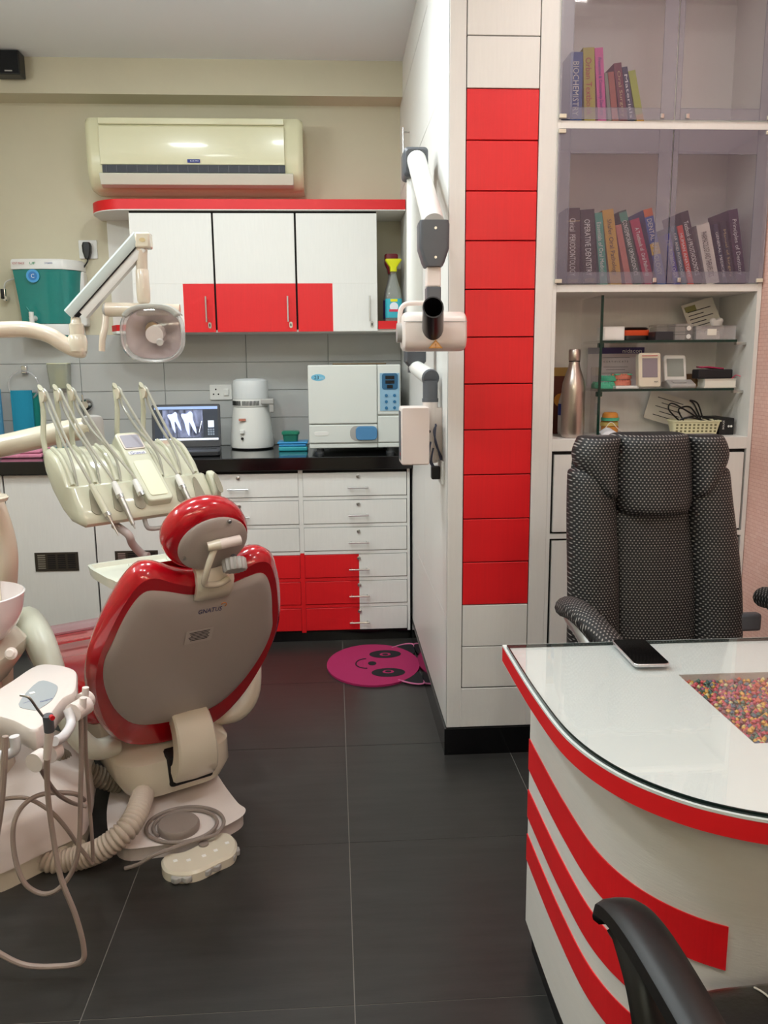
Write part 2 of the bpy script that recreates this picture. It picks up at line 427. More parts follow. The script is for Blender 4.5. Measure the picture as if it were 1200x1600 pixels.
# ================================================================== bookcase
bk = thing('bookcase', 'built-in white bookcase with frosted-border glass doors beside the red striped column', 'bookcase', (1.06, 2.85, 0))
BX0, BX1, BYF, BYB = .714, XR-.002, YP, 3.0
obj('side_board', G().bb(BX0, BX0+.012, BYF, BYB, 0, CEIL), lam_white, bk, smooth=False)
obj('side_board', G().bb(BX1-.014, BX1, BYF, BYB, 0, CEIL), lam_white, bk, smooth=False)
obj('back_board', G().bb(BX0+.012, BX1-.014, BYB-.012, BYB, 0, CEIL), lam_white, bk, smooth=False)
SZ = [(1.025, 2.717, 1.113)[2], (1.001, 2.717, 1.614)[2], (0.978, 2.717, 2.111)[2]]
def shelf(z, th): obj('shelf', G().bb(BX0+.012, BX1-.014, BYF, BYB-.012, z-th, z), lam_white, bk, smooth=False, bevel=.001, seg=1)
shelf(SZ[0], .04); shelf(SZ[1], .024); shelf(SZ[2], .024); shelf(2.64, .024)
obj('cupboard_front', G().bb(BX0+.012, BX1-.014, BYF+.014, BYF+.02, .1, SZ[0]-.04), dark_gap, bk, smooth=False)
mx = (1.085, 2.71, 1.898)[0]
zm = (0.751, 2.717, 0.782)[2]
for (x0, x1) in ((BX0+.021, mx-.004), (mx+.004, BX1-.023)):
    obj('cupboard_door', G().bb(x0, x1, BYF-.002, BYF+.013, zm+.016, SZ[0]-.052), lam_white, bk, smooth=False)
    obj('cupboard_door', G().bb(x0, x1, BYF-.002, BYF+.013, .1, zm-.016), lam_white, bk, smooth=False)
obj('cupboard_rail', G().bb(BX0+.012, BX1-.014, BYF, BYF+.013, zm-.008, zm+.008), lam_white, bk, smooth=False)
frost = clear_mat('frosted_glass', '8a8494', .42, .35, .05)
clearg = clear_mat('dim_tint_door_glass', '75667c', .18, .05, .06)  # lilac film put in the glass for the dim, hazy interior
edgeg = mat('glass_edge_green', '0f3a30', .1, trans=.3)
def glass_door(x0, x1, z0, z1, cx0, cx1, cz0, cz1, hinge_left):
    y0, y1 = BYF-.009, BYF-.004
    g = G(); g.bb(x0, cx0, y0, y1, z0, z1); g.bb(cx1, x1, y0, y1, z0, z1); g.bb(cx0, cx1, y0, y1, z0, cz0); g.bb(cx0, cx1, y0, y1, cz1, z1)
    d = obj('glass_door', g, frost, bk, smooth=False)
    obj('clear_pane', G().bb(cx0, cx1, y0+.001, y1-.001, cz0, cz1), clearg, d, smooth=False)
    hx = x0 if hinge_left else x1-.022
    for z in (z0+.002, z1-.014):
        obj('hinge', G().bb(hx, hx+.022, y0-.004, y1+.004, z, z+.012), cream, d, smooth=False, bevel=.001, seg=1)
    kx = x1-.045 if hinge_left else x0+.032
    obj('catch', G().bb(kx, kx+.012, y0-.006, y0, z0+.003, z0+.017), steel, d, smooth=False, bevel=.002)
    return d
for zi, (z0, z1, wz0, wz1) in enumerate(((SZ[1]+.002, SZ[2]-.026, (0.891, 2.71, 1.652)[2], (0.877, 2.71, 2.012)[2]), (SZ[2]+.002, 2.614, (0.872, 2.71, 2.147)[2], 2.56))):
    glass_door(BX0+.004, mx-.002, z0, z1, (0.757, 2.71, 1.8)[0], (1.04, 2.71, 1.8)[0], wz0, wz1, True)
    glass_door(mx+.002, BX1-.004, z0, z1, (1.103, 2.71, 1.8)[0], BX1-.05, wz0, wz1, False)
# ------------------------------------------------------------------ books: bottom-left, bottom-right, top-left points of each spine
BKY = 2.775
PREV = {}
def book(bl, br, tl, hx, label, title=None, tcol=None, depth=.15, band=None, small=None, shelfz=None, group=None):
    bl, br, tl = V(bl), V(br), V(tl)
    up = tl-bl; up.y = 0; h = up.length
    lean = math.atan2(up.x, up.z)          # lean to +x
    th = (br.x-bl.x)*math.cos(lean)*.84
    pv = PREV.get(group)
    if pv and bl.x < pv[0]+pv[1]+.03:          # lean no further than the neighbour's right face allows
        hc = min(h*math.cos(lean), pv[3]); xr_ = pv[0]+pv[1]*math.cos(pv[2])+math.tan(pv[2])*(hc-pv[1]*math.sin(abs(pv[2])))+.0008
        if bl.x+math.tan(lean)*hc < xr_: lean = math.atan2(xr_-bl.x, hc)
    PREV[group] = (bl.x, th, lean, h*math.cos(lean))
    m = mat('cover_'+hx, hx, .45)
    base = V(bl.x, BKY, shelfz)
    if lean < 0: base.z += th*math.sin(-lean)*0
    R = Matrix.Rotation(lean, 4, 'Y')
    zoff = max(0, th*math.sin(lean)) 
    Mx = Matrix.Translation(base+V(0, 0, zoff+.0005)) @ R
    t = thing('book', label, 'book', (bl.x+th/2, BKY+depth/2, shelfz), 0, group)
    c = .0022
    g = G(); g.bb(0, th, 0, c, 0, h); g.bb(0, c, c, depth, 0, h); g.bb(th-c, th, c, depth, 0, h); g.xf(Mx)
    obj('cover', g, m, t, smooth=False)
    obj('pages', G().bb(c, th-c, c, depth-.004, .003, h-.004).xf(Mx), paper, t, smooth=False)
    F = Mx @ frame((th/2, 0, h/2), (0, 0, -1), (1, 0, 0))
    if band:
        for (a, b_, hh) in band: obj('band', G().bb(0, th, -.0006, .0004, h*a, h*b_).xf(Mx), mat('cover_'+hh, hh, .5), t, smooth=False)
    if title: text(title, F @ Matrix.Translation((0, -th*.05, .0009)), h*.74, tcol or ink_w, t, min(th*.55, .019), 'spine_title')
    if small: text(small, Mx @ facing((th/2, -.0003, h*.07)) , th*.7, ink_g, t, min(th*.3, .012), 'spine_imprint')
    return t
def P(x, y): return None
Zs = SZ[2]
gT, gL, gR = 'textbooks on the top shelf', 'textbooks behind the lower left glass door', 'textbooks behind the lower right glass door'
book((0.77, 2.775, 2.165), (0.816, 2.775, 2.165), (0.767, 2.775, 2.382), '2c4f93', 'blue textbook titled BIOCHEMISTRY at the end of the top shelf', 'BIOCHEMISTRY', shelfz=Zs, group=gT)
book((0.818, 2.775, 2.165), (0.861, 2.775, 2.166), (0.795, 2.775, 2.394), 'b3a528', 'thick olive yellow textbook between the blue and pink books', 'Orban Textbook', ink_r, shelfz=Zs, group=gT)
book((0.863, 2.775, 2.166), (0.895, 2.775, 2.166), (0.838, 2.775, 2.395), 'd8559b', 'bright pink textbook on the top shelf', 'Preventive & Community Dentistry', ink_b, shelfz=Zs, group=gT)
book((0.897, 2.775, 2.166), (0.909, 2.775, 2.166), (0.876, 2.775, 2.323), '8a8f7c', 'thin grey green book beside the pink textbook', None, shelfz=Zs, group=gT)
book((0.911, 2.775, 2.166), (0.934, 2.775, 2.166), (0.888, 2.775, 2.325), 'a4553d', 'rust brown book leaning on the thin grey green book', None, shelfz=Zs, group=gT)
book((0.936, 2.775, 2.166), (0.965, 2.775, 2.167), (0.906, 2.775, 2.351), '6e2630', 'dark maroon book on the top shelf', 'Oral Surgery', ink_g, shelfz=Zs, group=gT)
book((0.967, 2.775, 2.167), (0.988, 2.775, 2.167), (0.929, 2.775, 2.34), '28344f', 'dark navy book beside the maroon book', 'Materials', ink_w, shelfz=Zs, group=gT)
book((0.992, 2.775, 2.167), (1.02, 2.775, 2.167), (0.952, 2.775, 2.329), 'a8b43a', 'yellow green book at the leaning end of the top row', None, band=[(.05, .2, 'd8a23a')], shelfz=Zs, group=gT)
Zs = SZ[1]
book((0.775, 2.775, 1.659), (0.827, 2.775, 1.659), (0.768, 2.775, 1.904), '3b2a2a', 'dark brown textbook titled PERIODONTOLOGY', 'Clinical  PERIODONTOLOGY', small='Carranza', shelfz=Zs, group=gL, band=[(.83, .84, 'b09a5a')])
book((0.831, 2.775, 1.659), (0.887, 2.775, 1.659), (0.806, 2.775, 1.898), '17161a', 'black textbook titled OPERATIVE DENTISTRY', 'OPERATIVE DENTISTRY', small='MOSBY', shelfz=Zs, group=gL)
book((0.889, 2.775, 1.659), (0.919, 2.775, 1.659), (0.853, 2.775, 1.888), '3f9788', 'slim teal textbook next to the black one', 'Essentials of Oral Medicine', shelfz=Zs, group=gL)
book((0.924, 2.775, 1.659), (0.969, 2.775, 1.659), (0.878, 2.775, 1.896), 'c9992f', 'mustard yellow textbook on the lower shelf', 'Shafer Oral Pathology', ink, shelfz=Zs, group=gL)
book((0.977, 2.775, 1.659), (1.001, 2.775, 1.659), (0.929, 2.775, 1.85), 'bd6f62', 'thin salmon red book squeezed beside the mustard book', None, shelfz=Zs, group=gL)
book((1.006, 2.775, 1.659), (1.038, 2.775, 1.659), (0.935, 2.775, 1.892), '23443a', 'dark green textbook titled CONTEMPORARY ORTHODONTICS', 'CONTEMPORARY ORTHODONTICS', shelfz=Zs, group=gL, band=[(.86, .98, '3e8a74')])
book((1.042, 2.775, 1.659), (1.081, 2.775, 1.658), (0.979, 2.775, 1.866), 'a81c46', 'crimson textbook titled Oral Pathology', 'A Textbook of  Oral Pathology', shelfz=Zs, group=gL)
book((1.084, 2.775, 1.658), (1.12, 2.775, 1.658), (1.022, 2.775, 1.898), '2556a6', 'blue and orange book leaning on the crimson textbook', 'DENTAL RADIOLOGY', shelfz=Zs, group=gL, band=[(.9, 1, 'd2652a'), (.4, .55, 'd9b23c')])
book((1.14, 2.775, 1.658), (1.164, 2.775, 1.658), (1.097, 2.775, 1.821), '2a36a0', 'royal blue book beside the red HUMAN ANATOMY', 'MICROBIOLOGY', shelfz=Zs, group=gR)
book((1.166, 2.775, 1.658), (1.186, 2.775, 1.658), (1.117, 2.775, 1.847), '2c5a70', 'slim teal blue book beside the royal blue one', 'EAR AND PHYSIOLOGY', shelfz=Zs, group=gR)
book((1.188, 2.775, 1.658), (1.21, 2.775, 1.658), (1.138, 2.775, 1.847), 'd43a26', 'bright red textbook titled HUMAN ANATOMY', 'HUMAN ANATOMY', shelfz=Zs, group=gR)
book((1.212, 2.775, 1.658), (1.247, 2.775, 1.658), (1.144, 2.775, 1.889), '1d1820', 'black textbook titled PROSTHODONTICS', 'Textbook of PROSTHODONTICS', shelfz=Zs, group=gR)
book((1.251, 2.775, 1.658), (1.304, 2.775, 1.658), (1.203, 2.775, 1.849), 'e6dfd8', 'thick white textbook between dark books', 'PHARMACOLOGY AND THERAPEUTICS', ink, shelfz=Zs, group=gR)
book((1.308, 2.775, 1.658), (1.325, 2.775, 1.658), (1.26, 2.775, 1.853), '26334f', 'thin navy book beside the thick white textbook', 'GENERAL MEDICINE', shelfz=Zs, group=gR)
book((1.328, 2.775, 1.658), (1.352, 2.775, 1.658), (1.282, 2.775, 1.861), '1c2233', 'dark blue book with gold lettering', 'Manual of Surgery', ink_g, shelfz=Zs, group=gR)
book((1.354, 2.775, 1.658), (1.393, 2.775, 1.658), (1.307, 2.775, 1.897), '3a2040', 'dark purple textbook at the end of the lower row', 'Principles of Dentistry', None, shelfz=Zs, group=gR)
# ------------------------------------------------------------------ glass display stand in the open niche
gs = thing('glass_display_shelf', 'green-edged glass display shelf standing in the open niche of the bookcase', 'shelf', (1.1, 2.9, SZ[0]))
gl_m = clear_mat('shelf_glass', '9fc4b8', .05, .02, .1)
px_ = (0.888, 2.74, 1.347)[0]
z1s, z2s = (1.135, 2.76, 1.435)[2], (1.144, 2.76, 1.274)[2]
zt = (0.879, 2.74, 1.582)[2]
def pane(nm, x0, x1, y0, y1, z0, z1, edge):
    o = obj(nm, G().bb(x0, x1, y0, y1, z0, z1), gl_m, gs, smooth=False)
    obj('polished_edge', G().bb(*edge), edgeg, o, smooth=False)
pane('upright_pane', px_-.004, px_+.004, 2.746, 2.955, SZ[0]+.001, zt, (px_-.004, px_+.004, 2.741, 2.746, SZ[0]+.001, zt))
XS1 = BX1-.05
pane('shelf_pane', px_+.004, XS1, 2.766, 2.955, z1s-.006, z1s+.002, (px_+.004, XS1, 2.761, 2.766, z1s-.006, z1s+.002))
pane('shelf_pane', px_+.004, XS1, 2.766, 2.955, z2s-.006, z2s+.002, (px_+.004, XS1, 2.761, 2.766, z2s-.006, z2s+.002))
for z in (z1s, z2s):
    obj('bracket', G().bb(px_-.006, px_+.012, 2.745, 2.765, z-.022, z-.006), edgeg, gs, smooth=False, bevel=.002)
    obj('bracket', G().bb(XS1, BX1-.0145, 2.765, 2.785, z-.016, z-.006), steel, gs, smooth=False, bevel=.002)
zA, zB, zC = z1s+.0022, z2s+.0022, SZ[0]+.0005
def sw(x0, x1, y, Yd): return None
clear_pl = clear_mat('clear_plastic', 'd9d6d6', .28, .08, .12)
# top glass shelf
b = thing('gift_box', 'white open-fronted small box beside the orange pouch', 'box', ((0.949, 2.8, 1.453)[0], 2.82, zA))
x0, x1 = (0.91, 2.79, 1.463)[0], (0.983, 2.79, 1.463)[0]
obj('box', G().bb(x0, x1, 2.79, 2.86, zA, zA+.046), offw, b, smooth=False, bevel=.002)
obj('rim', G().bb(x0+.004, x1-.004, 2.788, 2.79, zA+.005, zA+.041), mat('soft_white', 'f1eeea', .5), b, smooth=False)
b = thing('zip_pouch', 'black zip pouch with an orange band on the upper glass shelf', 'pouch', ((1.056, 2.85, 1.464)[0], 2.86, zA))
x0, x1 = (0.997, 2.83, 1.464)[0], (1.097, 2.83, 1.463)[0]
def pouch(z0, z1, ins, m, nm):
    r = [[V(x, y, z) for x, y in rrect(x1-x0-2*i, .09-2*i, .02, 4, (x0+x1)/2, 2.895)] for z, i in ((z0, ins), ((z0+z1)/2, ins*.3), (z1, ins))]
    obj(nm, G().loft(r), m, b)
pouch(zA, zA+.018, .003, black, 'base'); pouch(zA+.018, zA+.036, .001, mat('orange_fabric', 'e2501c', .6), 'band'); pouch(zA+.036, zA+.046, .008, black, 'top')
tag(obj('jewel_box', G().bb((1.09, 2.8, 1.462)[0], (1.152, 2.8, 1.462)[0], 2.79, 2.86, zA, zA+.029), mat('charcoal_box', '2b2a30', .5), smooth=False, bevel=.002), 'small charcoal box on the upper glass shelf', 'box')
b = thing('clear_case', 'clear plastic case behind the small charcoal box', 'case', ((1.16, 2.9, 1.487)[0], 2.92, zA))
obj('tub', G().bb((1.129, 2.9, 1.476)[0], (1.195, 2.9, 1.476)[0], 2.88, 2.95, zA, zA+.048), clear_pl, b, smooth=False, bevel=.003)
obj('lid', G().bb((1.126, 2.9, 1.476)[0], (1.197, 2.9, 1.476)[0], 2.878, 2.952, zA+.049, zA+.056), clear_pl, b, smooth=False, bevel=.002)
for k in range(2):
    b = thing('clear_case', ('lower' if k == 0 else 'upper')+' clear plastic case in the stack of two', 'case', ((1.199, 2.82, 1.462)[0], 2.84, zA+.026*k))
    xx0, xx1 = (1.159, 2.8, 1.462)[0], (1.224, 2.8, 1.461)[0]
    obj('tub', G().bb(xx0+.002, xx1-.002, 2.8, 2.87, zA+.0275*k, zA+.019+.0275*k), clear_pl, b, smooth=False, bevel=.003)
    obj('lid', G().bb(xx0, xx1, 2.798, 2.872, zA+.0195+.0275*k, zA+.0265+.0275*k), clear_pl, b, smooth=False, bevel=.002)
    obj('sticker', G().lathe([(.008, 0), (.008, .0006)], (xx0+.048, 2.7975, zA+.012+.0275*k), 12, Matrix.Rotation(pi/2, 3, 'X')), offw, b)
b = thing('model_box', 'long clear plastic box holding a white dental cast', 'box', ((1.315, 2.82, 1.461)[0], 2.84, zA))
x0, x1 = (1.23, 2.79, 1.461)[0], (1.368, 2.79, 1.46)[0]
g = G(); g.bb(x0, x1, 2.79, 2.88, zA, zA+.003); g.bb(x0, x1, 2.79, 2.792, zA+.003, zA+.044); g.bb(x0, x1, 2.878, 2.88, zA+.003, zA+.044); g.bb(x0, x0+.002, 2.792, 2.878, zA+.003, zA+.044); g.bb(x1-.002, x1, 2.792, 2.878, zA+.003, zA+.044)
obj('tub', g, clear_pl, b, smooth=False)
obj('lid', G().bb(x0-.002, x1+.002, 2.788, 2.882, zA+.044, zA+.047), clear_pl, b, smooth=False)
cast_m = mat('plaster_cast', 'e9e2dc', .6)
def arch(c, r, h, m, parent, nm='arch', teeth=True, tm=None):
    """horseshoe dental cast with tooth bumps"""
    out = [(c[0]+r*math.cos(t), c[1]-r*1.1*math.sin(t)) for t in [pi*k/12 for k in range(13)]]
    inn = [(c[0]+r*.45*math.cos(t), c[1]-r*.5*math.sin(t)) for t in [pi*k/12 for k in range(12, -1, -1)]]
    obj(nm, G().prism(out+inn, c[2], c[2]+h), m, parent, smooth=False, bevel=.002)
    if teeth:
        g = G()
        for k in range(11):
            t = pi*(k+.5)/11
            g.ell((c[0]+r*.82*math.cos(t), c[1]-r*.9*math.sin(t), c[2]+h), (r*.14, r*.14, h*.45), 8, 6)
        obj('teeth', g, tm or m, parent)
cs = thing('dental_cast', 'white plaster dental cast inside the long clear box', 'dental model', ((x0+x1)/2, 2.84, zA+.003))
arch(((x0+x1)/2, 2.857, zA+.0035), .04, .02, cast_m, cs)
tag(obj('box_label', G().bb(x0+.038, x0+.07, 2.7885, 2.7896, zA+.015, zA+.036), paper, smooth=False), 'small white paper label on the front of the clear box', 'label')
bt = thing('plaster_tooth', 'white plaster tooth model resting on the lid of the clear box', 'dental model', ((1.317, 2.83, 1.505)[0], 2.83, zA+.047))
cx = (1.316, 2.83, 1.494)[0]
obj('tooth', G().loft([[V(cx+a*math.cos(t)*1.25, 2.83+a*math.sin(t)*.7, z) for t in [2*pi*k/16 for k in range(16)]] for a, z in ((.012, zA+.0475), (.017, zA+.056), (.02, zA+.066))]).ell((cx-.012, 2.83, zA+.066), (.011, .012, .009)).ell((cx+.012, 2.83, zA+.066), (.011, .012, .009)), cast_m, bt)
# leaning certificate, upper right
def sheet(nm, M, w, h, m, parent, th=.002): return obj(nm, G().prism([(-w/2, 0), (w/2, 0), (w/2, h), (-w/2, h)], -th, 0, M), m, parent, smooth=False)
ce = thing('certificate', 'printed certificate sheet leaning behind the long clear box', 'certificate', ((1.437, 2.93, 1.464)[0], 2.94, zA))
Mc = frame(((1.409, 2.92, 1.458)[0]-.09, 2.89, zA+.024), (1, 0, .28), (0, .35, 1))
sheet('sheet', Mc, .115, .125, paper, ce)
for k in range(6): obj('print_line', G().bb(-.045, .01+.03*(k % 2), .022+k*.014, .025+k*.014, 0, .0006).xf(Mc), ink, ce, smooth=False)
obj('print_block', G().bb(-.05, -.01, .095, .115, 0, .0006).xf(Mc), mat('olive_print', '8e8a55', .7), ce, smooth=False)
# middle glass shelf
def framed_cert():
    t = thing('certificate', 'white certificate with purple header standing behind the tooth models', 'certificate', ((1.023, 2.96, 1.333)[0], 2.96, zB))
    xl, xr = (0.864, 2.965, 1.357)[0]+.05, (1.12, 2.965, 1.355)[0]
    zt_, zb_ = (1.021, 2.965, 1.417)[2], zB+.002
    Mc = facing(((xl+xr)/2, 2.966, zb_))
    sheet('sheet', Mc, xr-xl, zt_-zb_, mat('certificate_paper', 'cfc6cb', .6), t)
    obj('header', G().bb(-(xr-xl)/2, (xr-xl)/2, zt_-zb_-.022, zt_-zb_, 0, .0006).xf(Mc), mat('purple_print', '4a3f70', .6), t, smooth=False)
    text('nidacon', Mc @ Matrix.Translation(((xr-xl)/2-.045, zt_-zb_-.012, .0008)), .07, ink_w, t, .014)
    text('C E R T I F I C A T E', Mc @ Matrix.Translation((0, zt_-zb_-.05, .0008)), .09, ink, t, .006)
    for k, wv in ((.035, .1), (.068, .09), (.078, .07), (.09, .1), (.1, .05)):
        obj('print_line', G().bb(-wv/2, wv/2, zt_-zb_-k-.0012, zt_-zb_-k, 0, .0006).xf(Mc), ink_r if k > .09 else ink, t, smooth=False)
framed_cert()
teal_m = mat('teal_stone', '4fae8c', .5); pinkm = mat('coral_stone', 'd07a66', .5); orm = mat('amber_stone', 'd08a3a', .5); yelm = mat('yellow_stone', 'd8c170', .5)
t = thing('tooth_model', 'teal dental model in two halves on the glass shelf', 'dental model', ((0.935, 2.83, 1.292)[0], 2.85, zB))
arch(((0.941, 2.83, 1.291)[0], 2.87, zB), .042, .016, teal_m, t, 'lower_arch'); arch(((0.964, 2.85, 1.291)[0], 2.88, zB+.024), .034, .014, teal_m, t, 'upper_arch')
t = thing('tooth_model', 'coral pink dental model on a white base on the glass shelf', 'dental model', ((1.009, 2.83, 1.291)[0], 2.85, zB))
cx = (1.004, 2.83, 1.291)[0]
obj('base', G().bb(cx-.04, cx+.04, 2.8, 2.9, zB, zB+.009), offw, t, smooth=False, bevel=.002)
arch((cx, 2.872, zB+.009), .036, .015, pinkm, t, 'lower_arch'); arch((cx, 2.872, zB+.031), .036, .013, pinkm, t, 'upper_arch'); 
obj('cap', G().bb(cx-.03, cx+.03, 2.84, 2.89, zB+.044, zB+.049), teal_m, t, smooth=False, bevel=.002)
t = thing('apex_locator', 'cream handheld meter with tall grey screen on the glass shelf', 'dental device', ((1.081, 2.8, 1.291)[0], 2.82, zB))
xl, xr = (1.038, 2.79, 1.313)[0], (1.116, 2.79, 1.312)[0]
Mc = frame(((xl+xr)/2, 2.785, zB+.0052), (1, 0, 0), (0, .14, 1))
hh = (1.076, 2.8, 1.392)[2]-zB
obj('body', G().prism(rrect(xr-xl, hh, .009, 4, 0, hh/2), -.03, 0, Mc), cream, t, bevel=.003)
obj('screen', G().bb(-(xr-xl)*.34, (xr-xl)*.34, hh*.28, hh*.84, 0, .001).xf(Mc), mat('lcd_grey', '8a8088', .15), t, smooth=False)
text('NSK', Mc @ Matrix.Translation(((xr-xl)*.28, hh*.15, .0008)), .014, ink, t, .005); obj('print_line', G().bb(-(xr-xl)*.35, (xr-xl)*.35, hh*.9, hh*.92, 0, .0006).xf(Mc), ink_r, t, smooth=False)
t = thing('endo_motor_unit', 'pale grey desktop meter with tilted screen and button base', 'dental device', ((1.197, 2.82, 1.289)[0], 2.84, zB))
xl, xr = (1.146, 2.82, 1.311)[0], (1.225, 2.82, 1.311)[0]; xm = (xl+xr)/2
g = G(); g.prism([(0, 0), (.085, 0), (.085, .02), (.04, .028), (0, .012)], -.046, .046, Matrix(((0, 0, 1, xm+.008), (1, 0, 0, 2.785), (0, 1, 0, zB), (0, 0, 0, 1))))
obj('base', g, lgrey, t, smooth=False, bevel=.005)
Mc = frame((xm, 2.83, zB+.02), (1, 0, 0), (0, .25, 1)); hs = (1.184, 2.83, 1.391)[2]-zB-.02
obj('head', G().prism(rrect(xr-xl, hs, .01, 4, 0, hs/2), -.02, 0, Mc), offw, t, bevel=.003)
obj('screen', G().bb(-(xr-xl)*.37, (xr-xl)*.37, hs*.2, hs*.86, 0, .001).xf(Mc), mat('lcd_green', '8f9690', .12), t, smooth=False)
obj('keypad', G().prism(rrect(.05, .02, .008, 4), 0, .002, frame((xm, 2.804, zB+.0205), (1, 0, 0), (0, 1, .38))), lgrey, t)
tag(obj('carton', G().bb((1.267, 2.86, 1.287)[0], (1.322, 2.86, 1.287)[0], 2.86, 2.95, zB, zB+.045), mat('brown_card', '8d6a45', .8), smooth=False, bevel=.001), 'brown card box behind the white book', 'box')
t = thing('boxed_book', 'white edged closed book lying flat under the black case', 'book', ((1.343, 2.82, 1.288)[0], 2.84, zB))
xl, xr = (1.27, 2.79, 1.289)[0], (1.38, 2.79, 1.288)[0]
obj('pages', G().bb(xl+.002, xr, 2.792, 2.85, zB+.003, zB+.027), paper, t, smooth=False)
obj('cover', G().bb(xl, xr+.002, 2.79, 2.853, zB, zB+.003).bb(xl, xr+.002, 2.79, 2.853, zB+.027, zB+.03), mat('book_board', 'd9d2c4', .6), t, smooth=False)
tag(obj('spectacle_case', G().bb((1.248, 2.79, 1.311)[0], (1.37, 2.79, 1.31)[0], 2.796, 2.85, zB+.0305, zB+.062), mat('black_case', '17161a', .5), smooth=False, bevel=.004), 'matt black case lying on the white edged book', 'case')
tag(obj('pink_cloth', G().loft([[V(x, 2.8+.045*k, zB+.0625+.006*math.sin(x*60+k)*.5+.003) for x in [(1.261, 2.8, 1.321)[0]+.013*i for i in range(7)]] for k in range(2)], False, False, False).xf(Matrix.Identity(4)), mat('crimson_cloth', 'a31f4e', .7), smooth=True), 'crimson cloth folded on top of the black case', 'cloth')
o = bpy.data.objects['pink_cloth']; md = o.modifiers.new('thick', 'SOLIDIFY'); md.thickness = .004; md.offset = 1
tag(obj('ribbon_tag', G().tube(cr([(1.368, 2.8, 1.305), (1.378, 2.79, 1.318), (1.389, 2.78, 1.314)], 5), [.004]*11, 6, flat=.4), mat('pink_tag', 'dd4f6c', .6)), 'short pink ribbon hanging out beside the black case', 'ribbon')
# niche floor
bot = thing('steel_bottle', 'brushed steel water bottle standing at the left of the niche', 'bottle', ((0.814, 2.79, 1.12)[0], 2.79, zC))
bz = (0.805, 2.79, 1.409)[2]-zC; cx = (0.814, 2.79, 1.12)[0]
brushed = mat('bottle_steel', 'b9aea6', .3, 1, bump=.05, bscale=200)
obj('body', G().lathe([(.036, 0), (.0385, .005), (.04, .012), (.0395, bz*.55), (.037, bz*.62), (.028, bz*.72), (.0195, bz*.8), (.0175, bz*.87)], (cx, 2.79, zC), 28), brushed, bot)
obj('cap', G().lathe([(.0185, bz*.872), (.0195, bz*.885), (.0195, bz*.985), (.017, bz)], (cx, 2.79, zC), 24), brushed, bot)
obj('neck_ring', G().lathe([(.0186, bz*.862), (.0186, bz*.872)], (cx, 2.79, zC), 24), black, bot)
b2 = thing('plastic_bottle', 'pale plastic bottle with a blue label standing behind the steel bottle', 'bottle', ((0.82, 2.88, 1.112)[0], 2.88, zC))
cx = (0.818, 2.88, 1.112)[0]
obj('body', G().lathe([(.026, 0), (.03, .01), (.03, .1), (.028, .12), (.018, .155), (.012, .17)], (cx, 2.88, zC), 20), mat('pale_plastic', 'c9c4c0', .3), b2)
obj('label_wrap', G().lathe([(.0306, .07), (.0306, .11)], (cx, 2.88, zC), 20, caps=False), ink_b, b2)
pc = thing('picture_card', 'brown and amber picture card leaning at the back of the niche', 'card', ((0.795, 2.9, 1.111)[0], 2.93, zC))
Mc = facing(((0.813, 2.93, 1.108)[0], 2.93, zC))
sheet('card', Mc, .075, .235, mat('brown_print', '5c2a1c', .5), pc, .004)
obj('amber_shape', G().lathe([(.024, 0), (.024, .0008)], ((0.809, 2.93, 1.245)[0], 2.9298, zC+.12), 16, Matrix.Rotation(pi/2, 3, 'X')), mat('amber_print', 'b8792c', .5), pc)
obj('header', G().bb(-.0375, .0375, .205, .235, 0, .0008).xf(Mc), mat('gold_print', 'a88a4a', .5), pc, smooth=False)
t = thing('tooth_model', 'amber and yellow stacked dental model standing on the niche floor', 'dental model', ((0.968, 2.83, 1.137)[0], 2.85, zC))
cx = (0.968, 2.83, 1.137)[0]
obj('base', G().lathe([(.024, 0), (.028, .012), (.03, .03)], (cx, 2.86, zC), 18), orm, t)
arch((cx, 2.872, zC+.031), .032, .014, yelm, t, 'lower_arch', True, orm)
obj('upper_plate', G().lathe([(.031, .05), (.032, .06)], (cx, 2.86, zC), 18), teal_m, t)
obj('upper_cap', G().lathe([(.028, .061), (.026, .074), (.02, .079)], (cx, 2.86, zC), 18), orm, t)
mk = thing('face_mask', 'white pleated face mask folded on the niche floor', 'face mask', ((0.939, 2.79, 1.123)[0], 2.79, zC))
mp_ = [(0.89, 2.8, 1.145), (0.92, 2.82, 1.171), (0.972, 2.79, 1.135), (0.995, 2.77, 1.119), (0.897, 2.76, 1.113)]
cx = (0.903, 2.76, 1.121)[0]+.058
g = G(); n = 9
rings = []
for i in range(n):
    x = cx-.05+.1*i/(n-1)
    rings.append([V(x, 2.77+.012*k, zC+.004+max(0, .03*(1-abs(i/(n-1)-.3)*2.2))*math.sin(pi*k/5)+.0015*(k % 2)) for k in range(6)])
o = obj('cloth', g.loft(rings, False, False, False), mat('mask_fabric', 'dfe4ea', .8), mk); md = o.modifiers.new('thick', 'SOLIDIFY'); md.thickness = .0015
obj('ear_loop', G().tube(cr([(cx+.045, 2.78, zC+.006), (cx+.075, 2.765, zC+.004), (cx+.06, 2.755, zC+.003), (cx+.03, 2.775, zC+.006)], 5), .0012, 6), black, mk)
obj('ear_loop', G().tube(cr([(cx-.05, 2.78, zC+.006), (cx-.02, 2.775, zC+.05), (cx+.005, 2.775, zC+.03), (cx+.03, 2.775, zC+.012)], 5), .0012, 6), offw, mk)
pp = thing('leaflet', 'printed paper leaflet leaning against the niche back behind the basket', 'paper', ((1.211, 2.97, 1.193)[0], 2.97, zC))
Mc = frame(((1.2, 2.965, 1.128)[0], 2.955, zC+.03), (1, 0, -.3), (.3, .08, 1))
sheet('sheet', Mc, .16, .105, paper, pp, .0012)
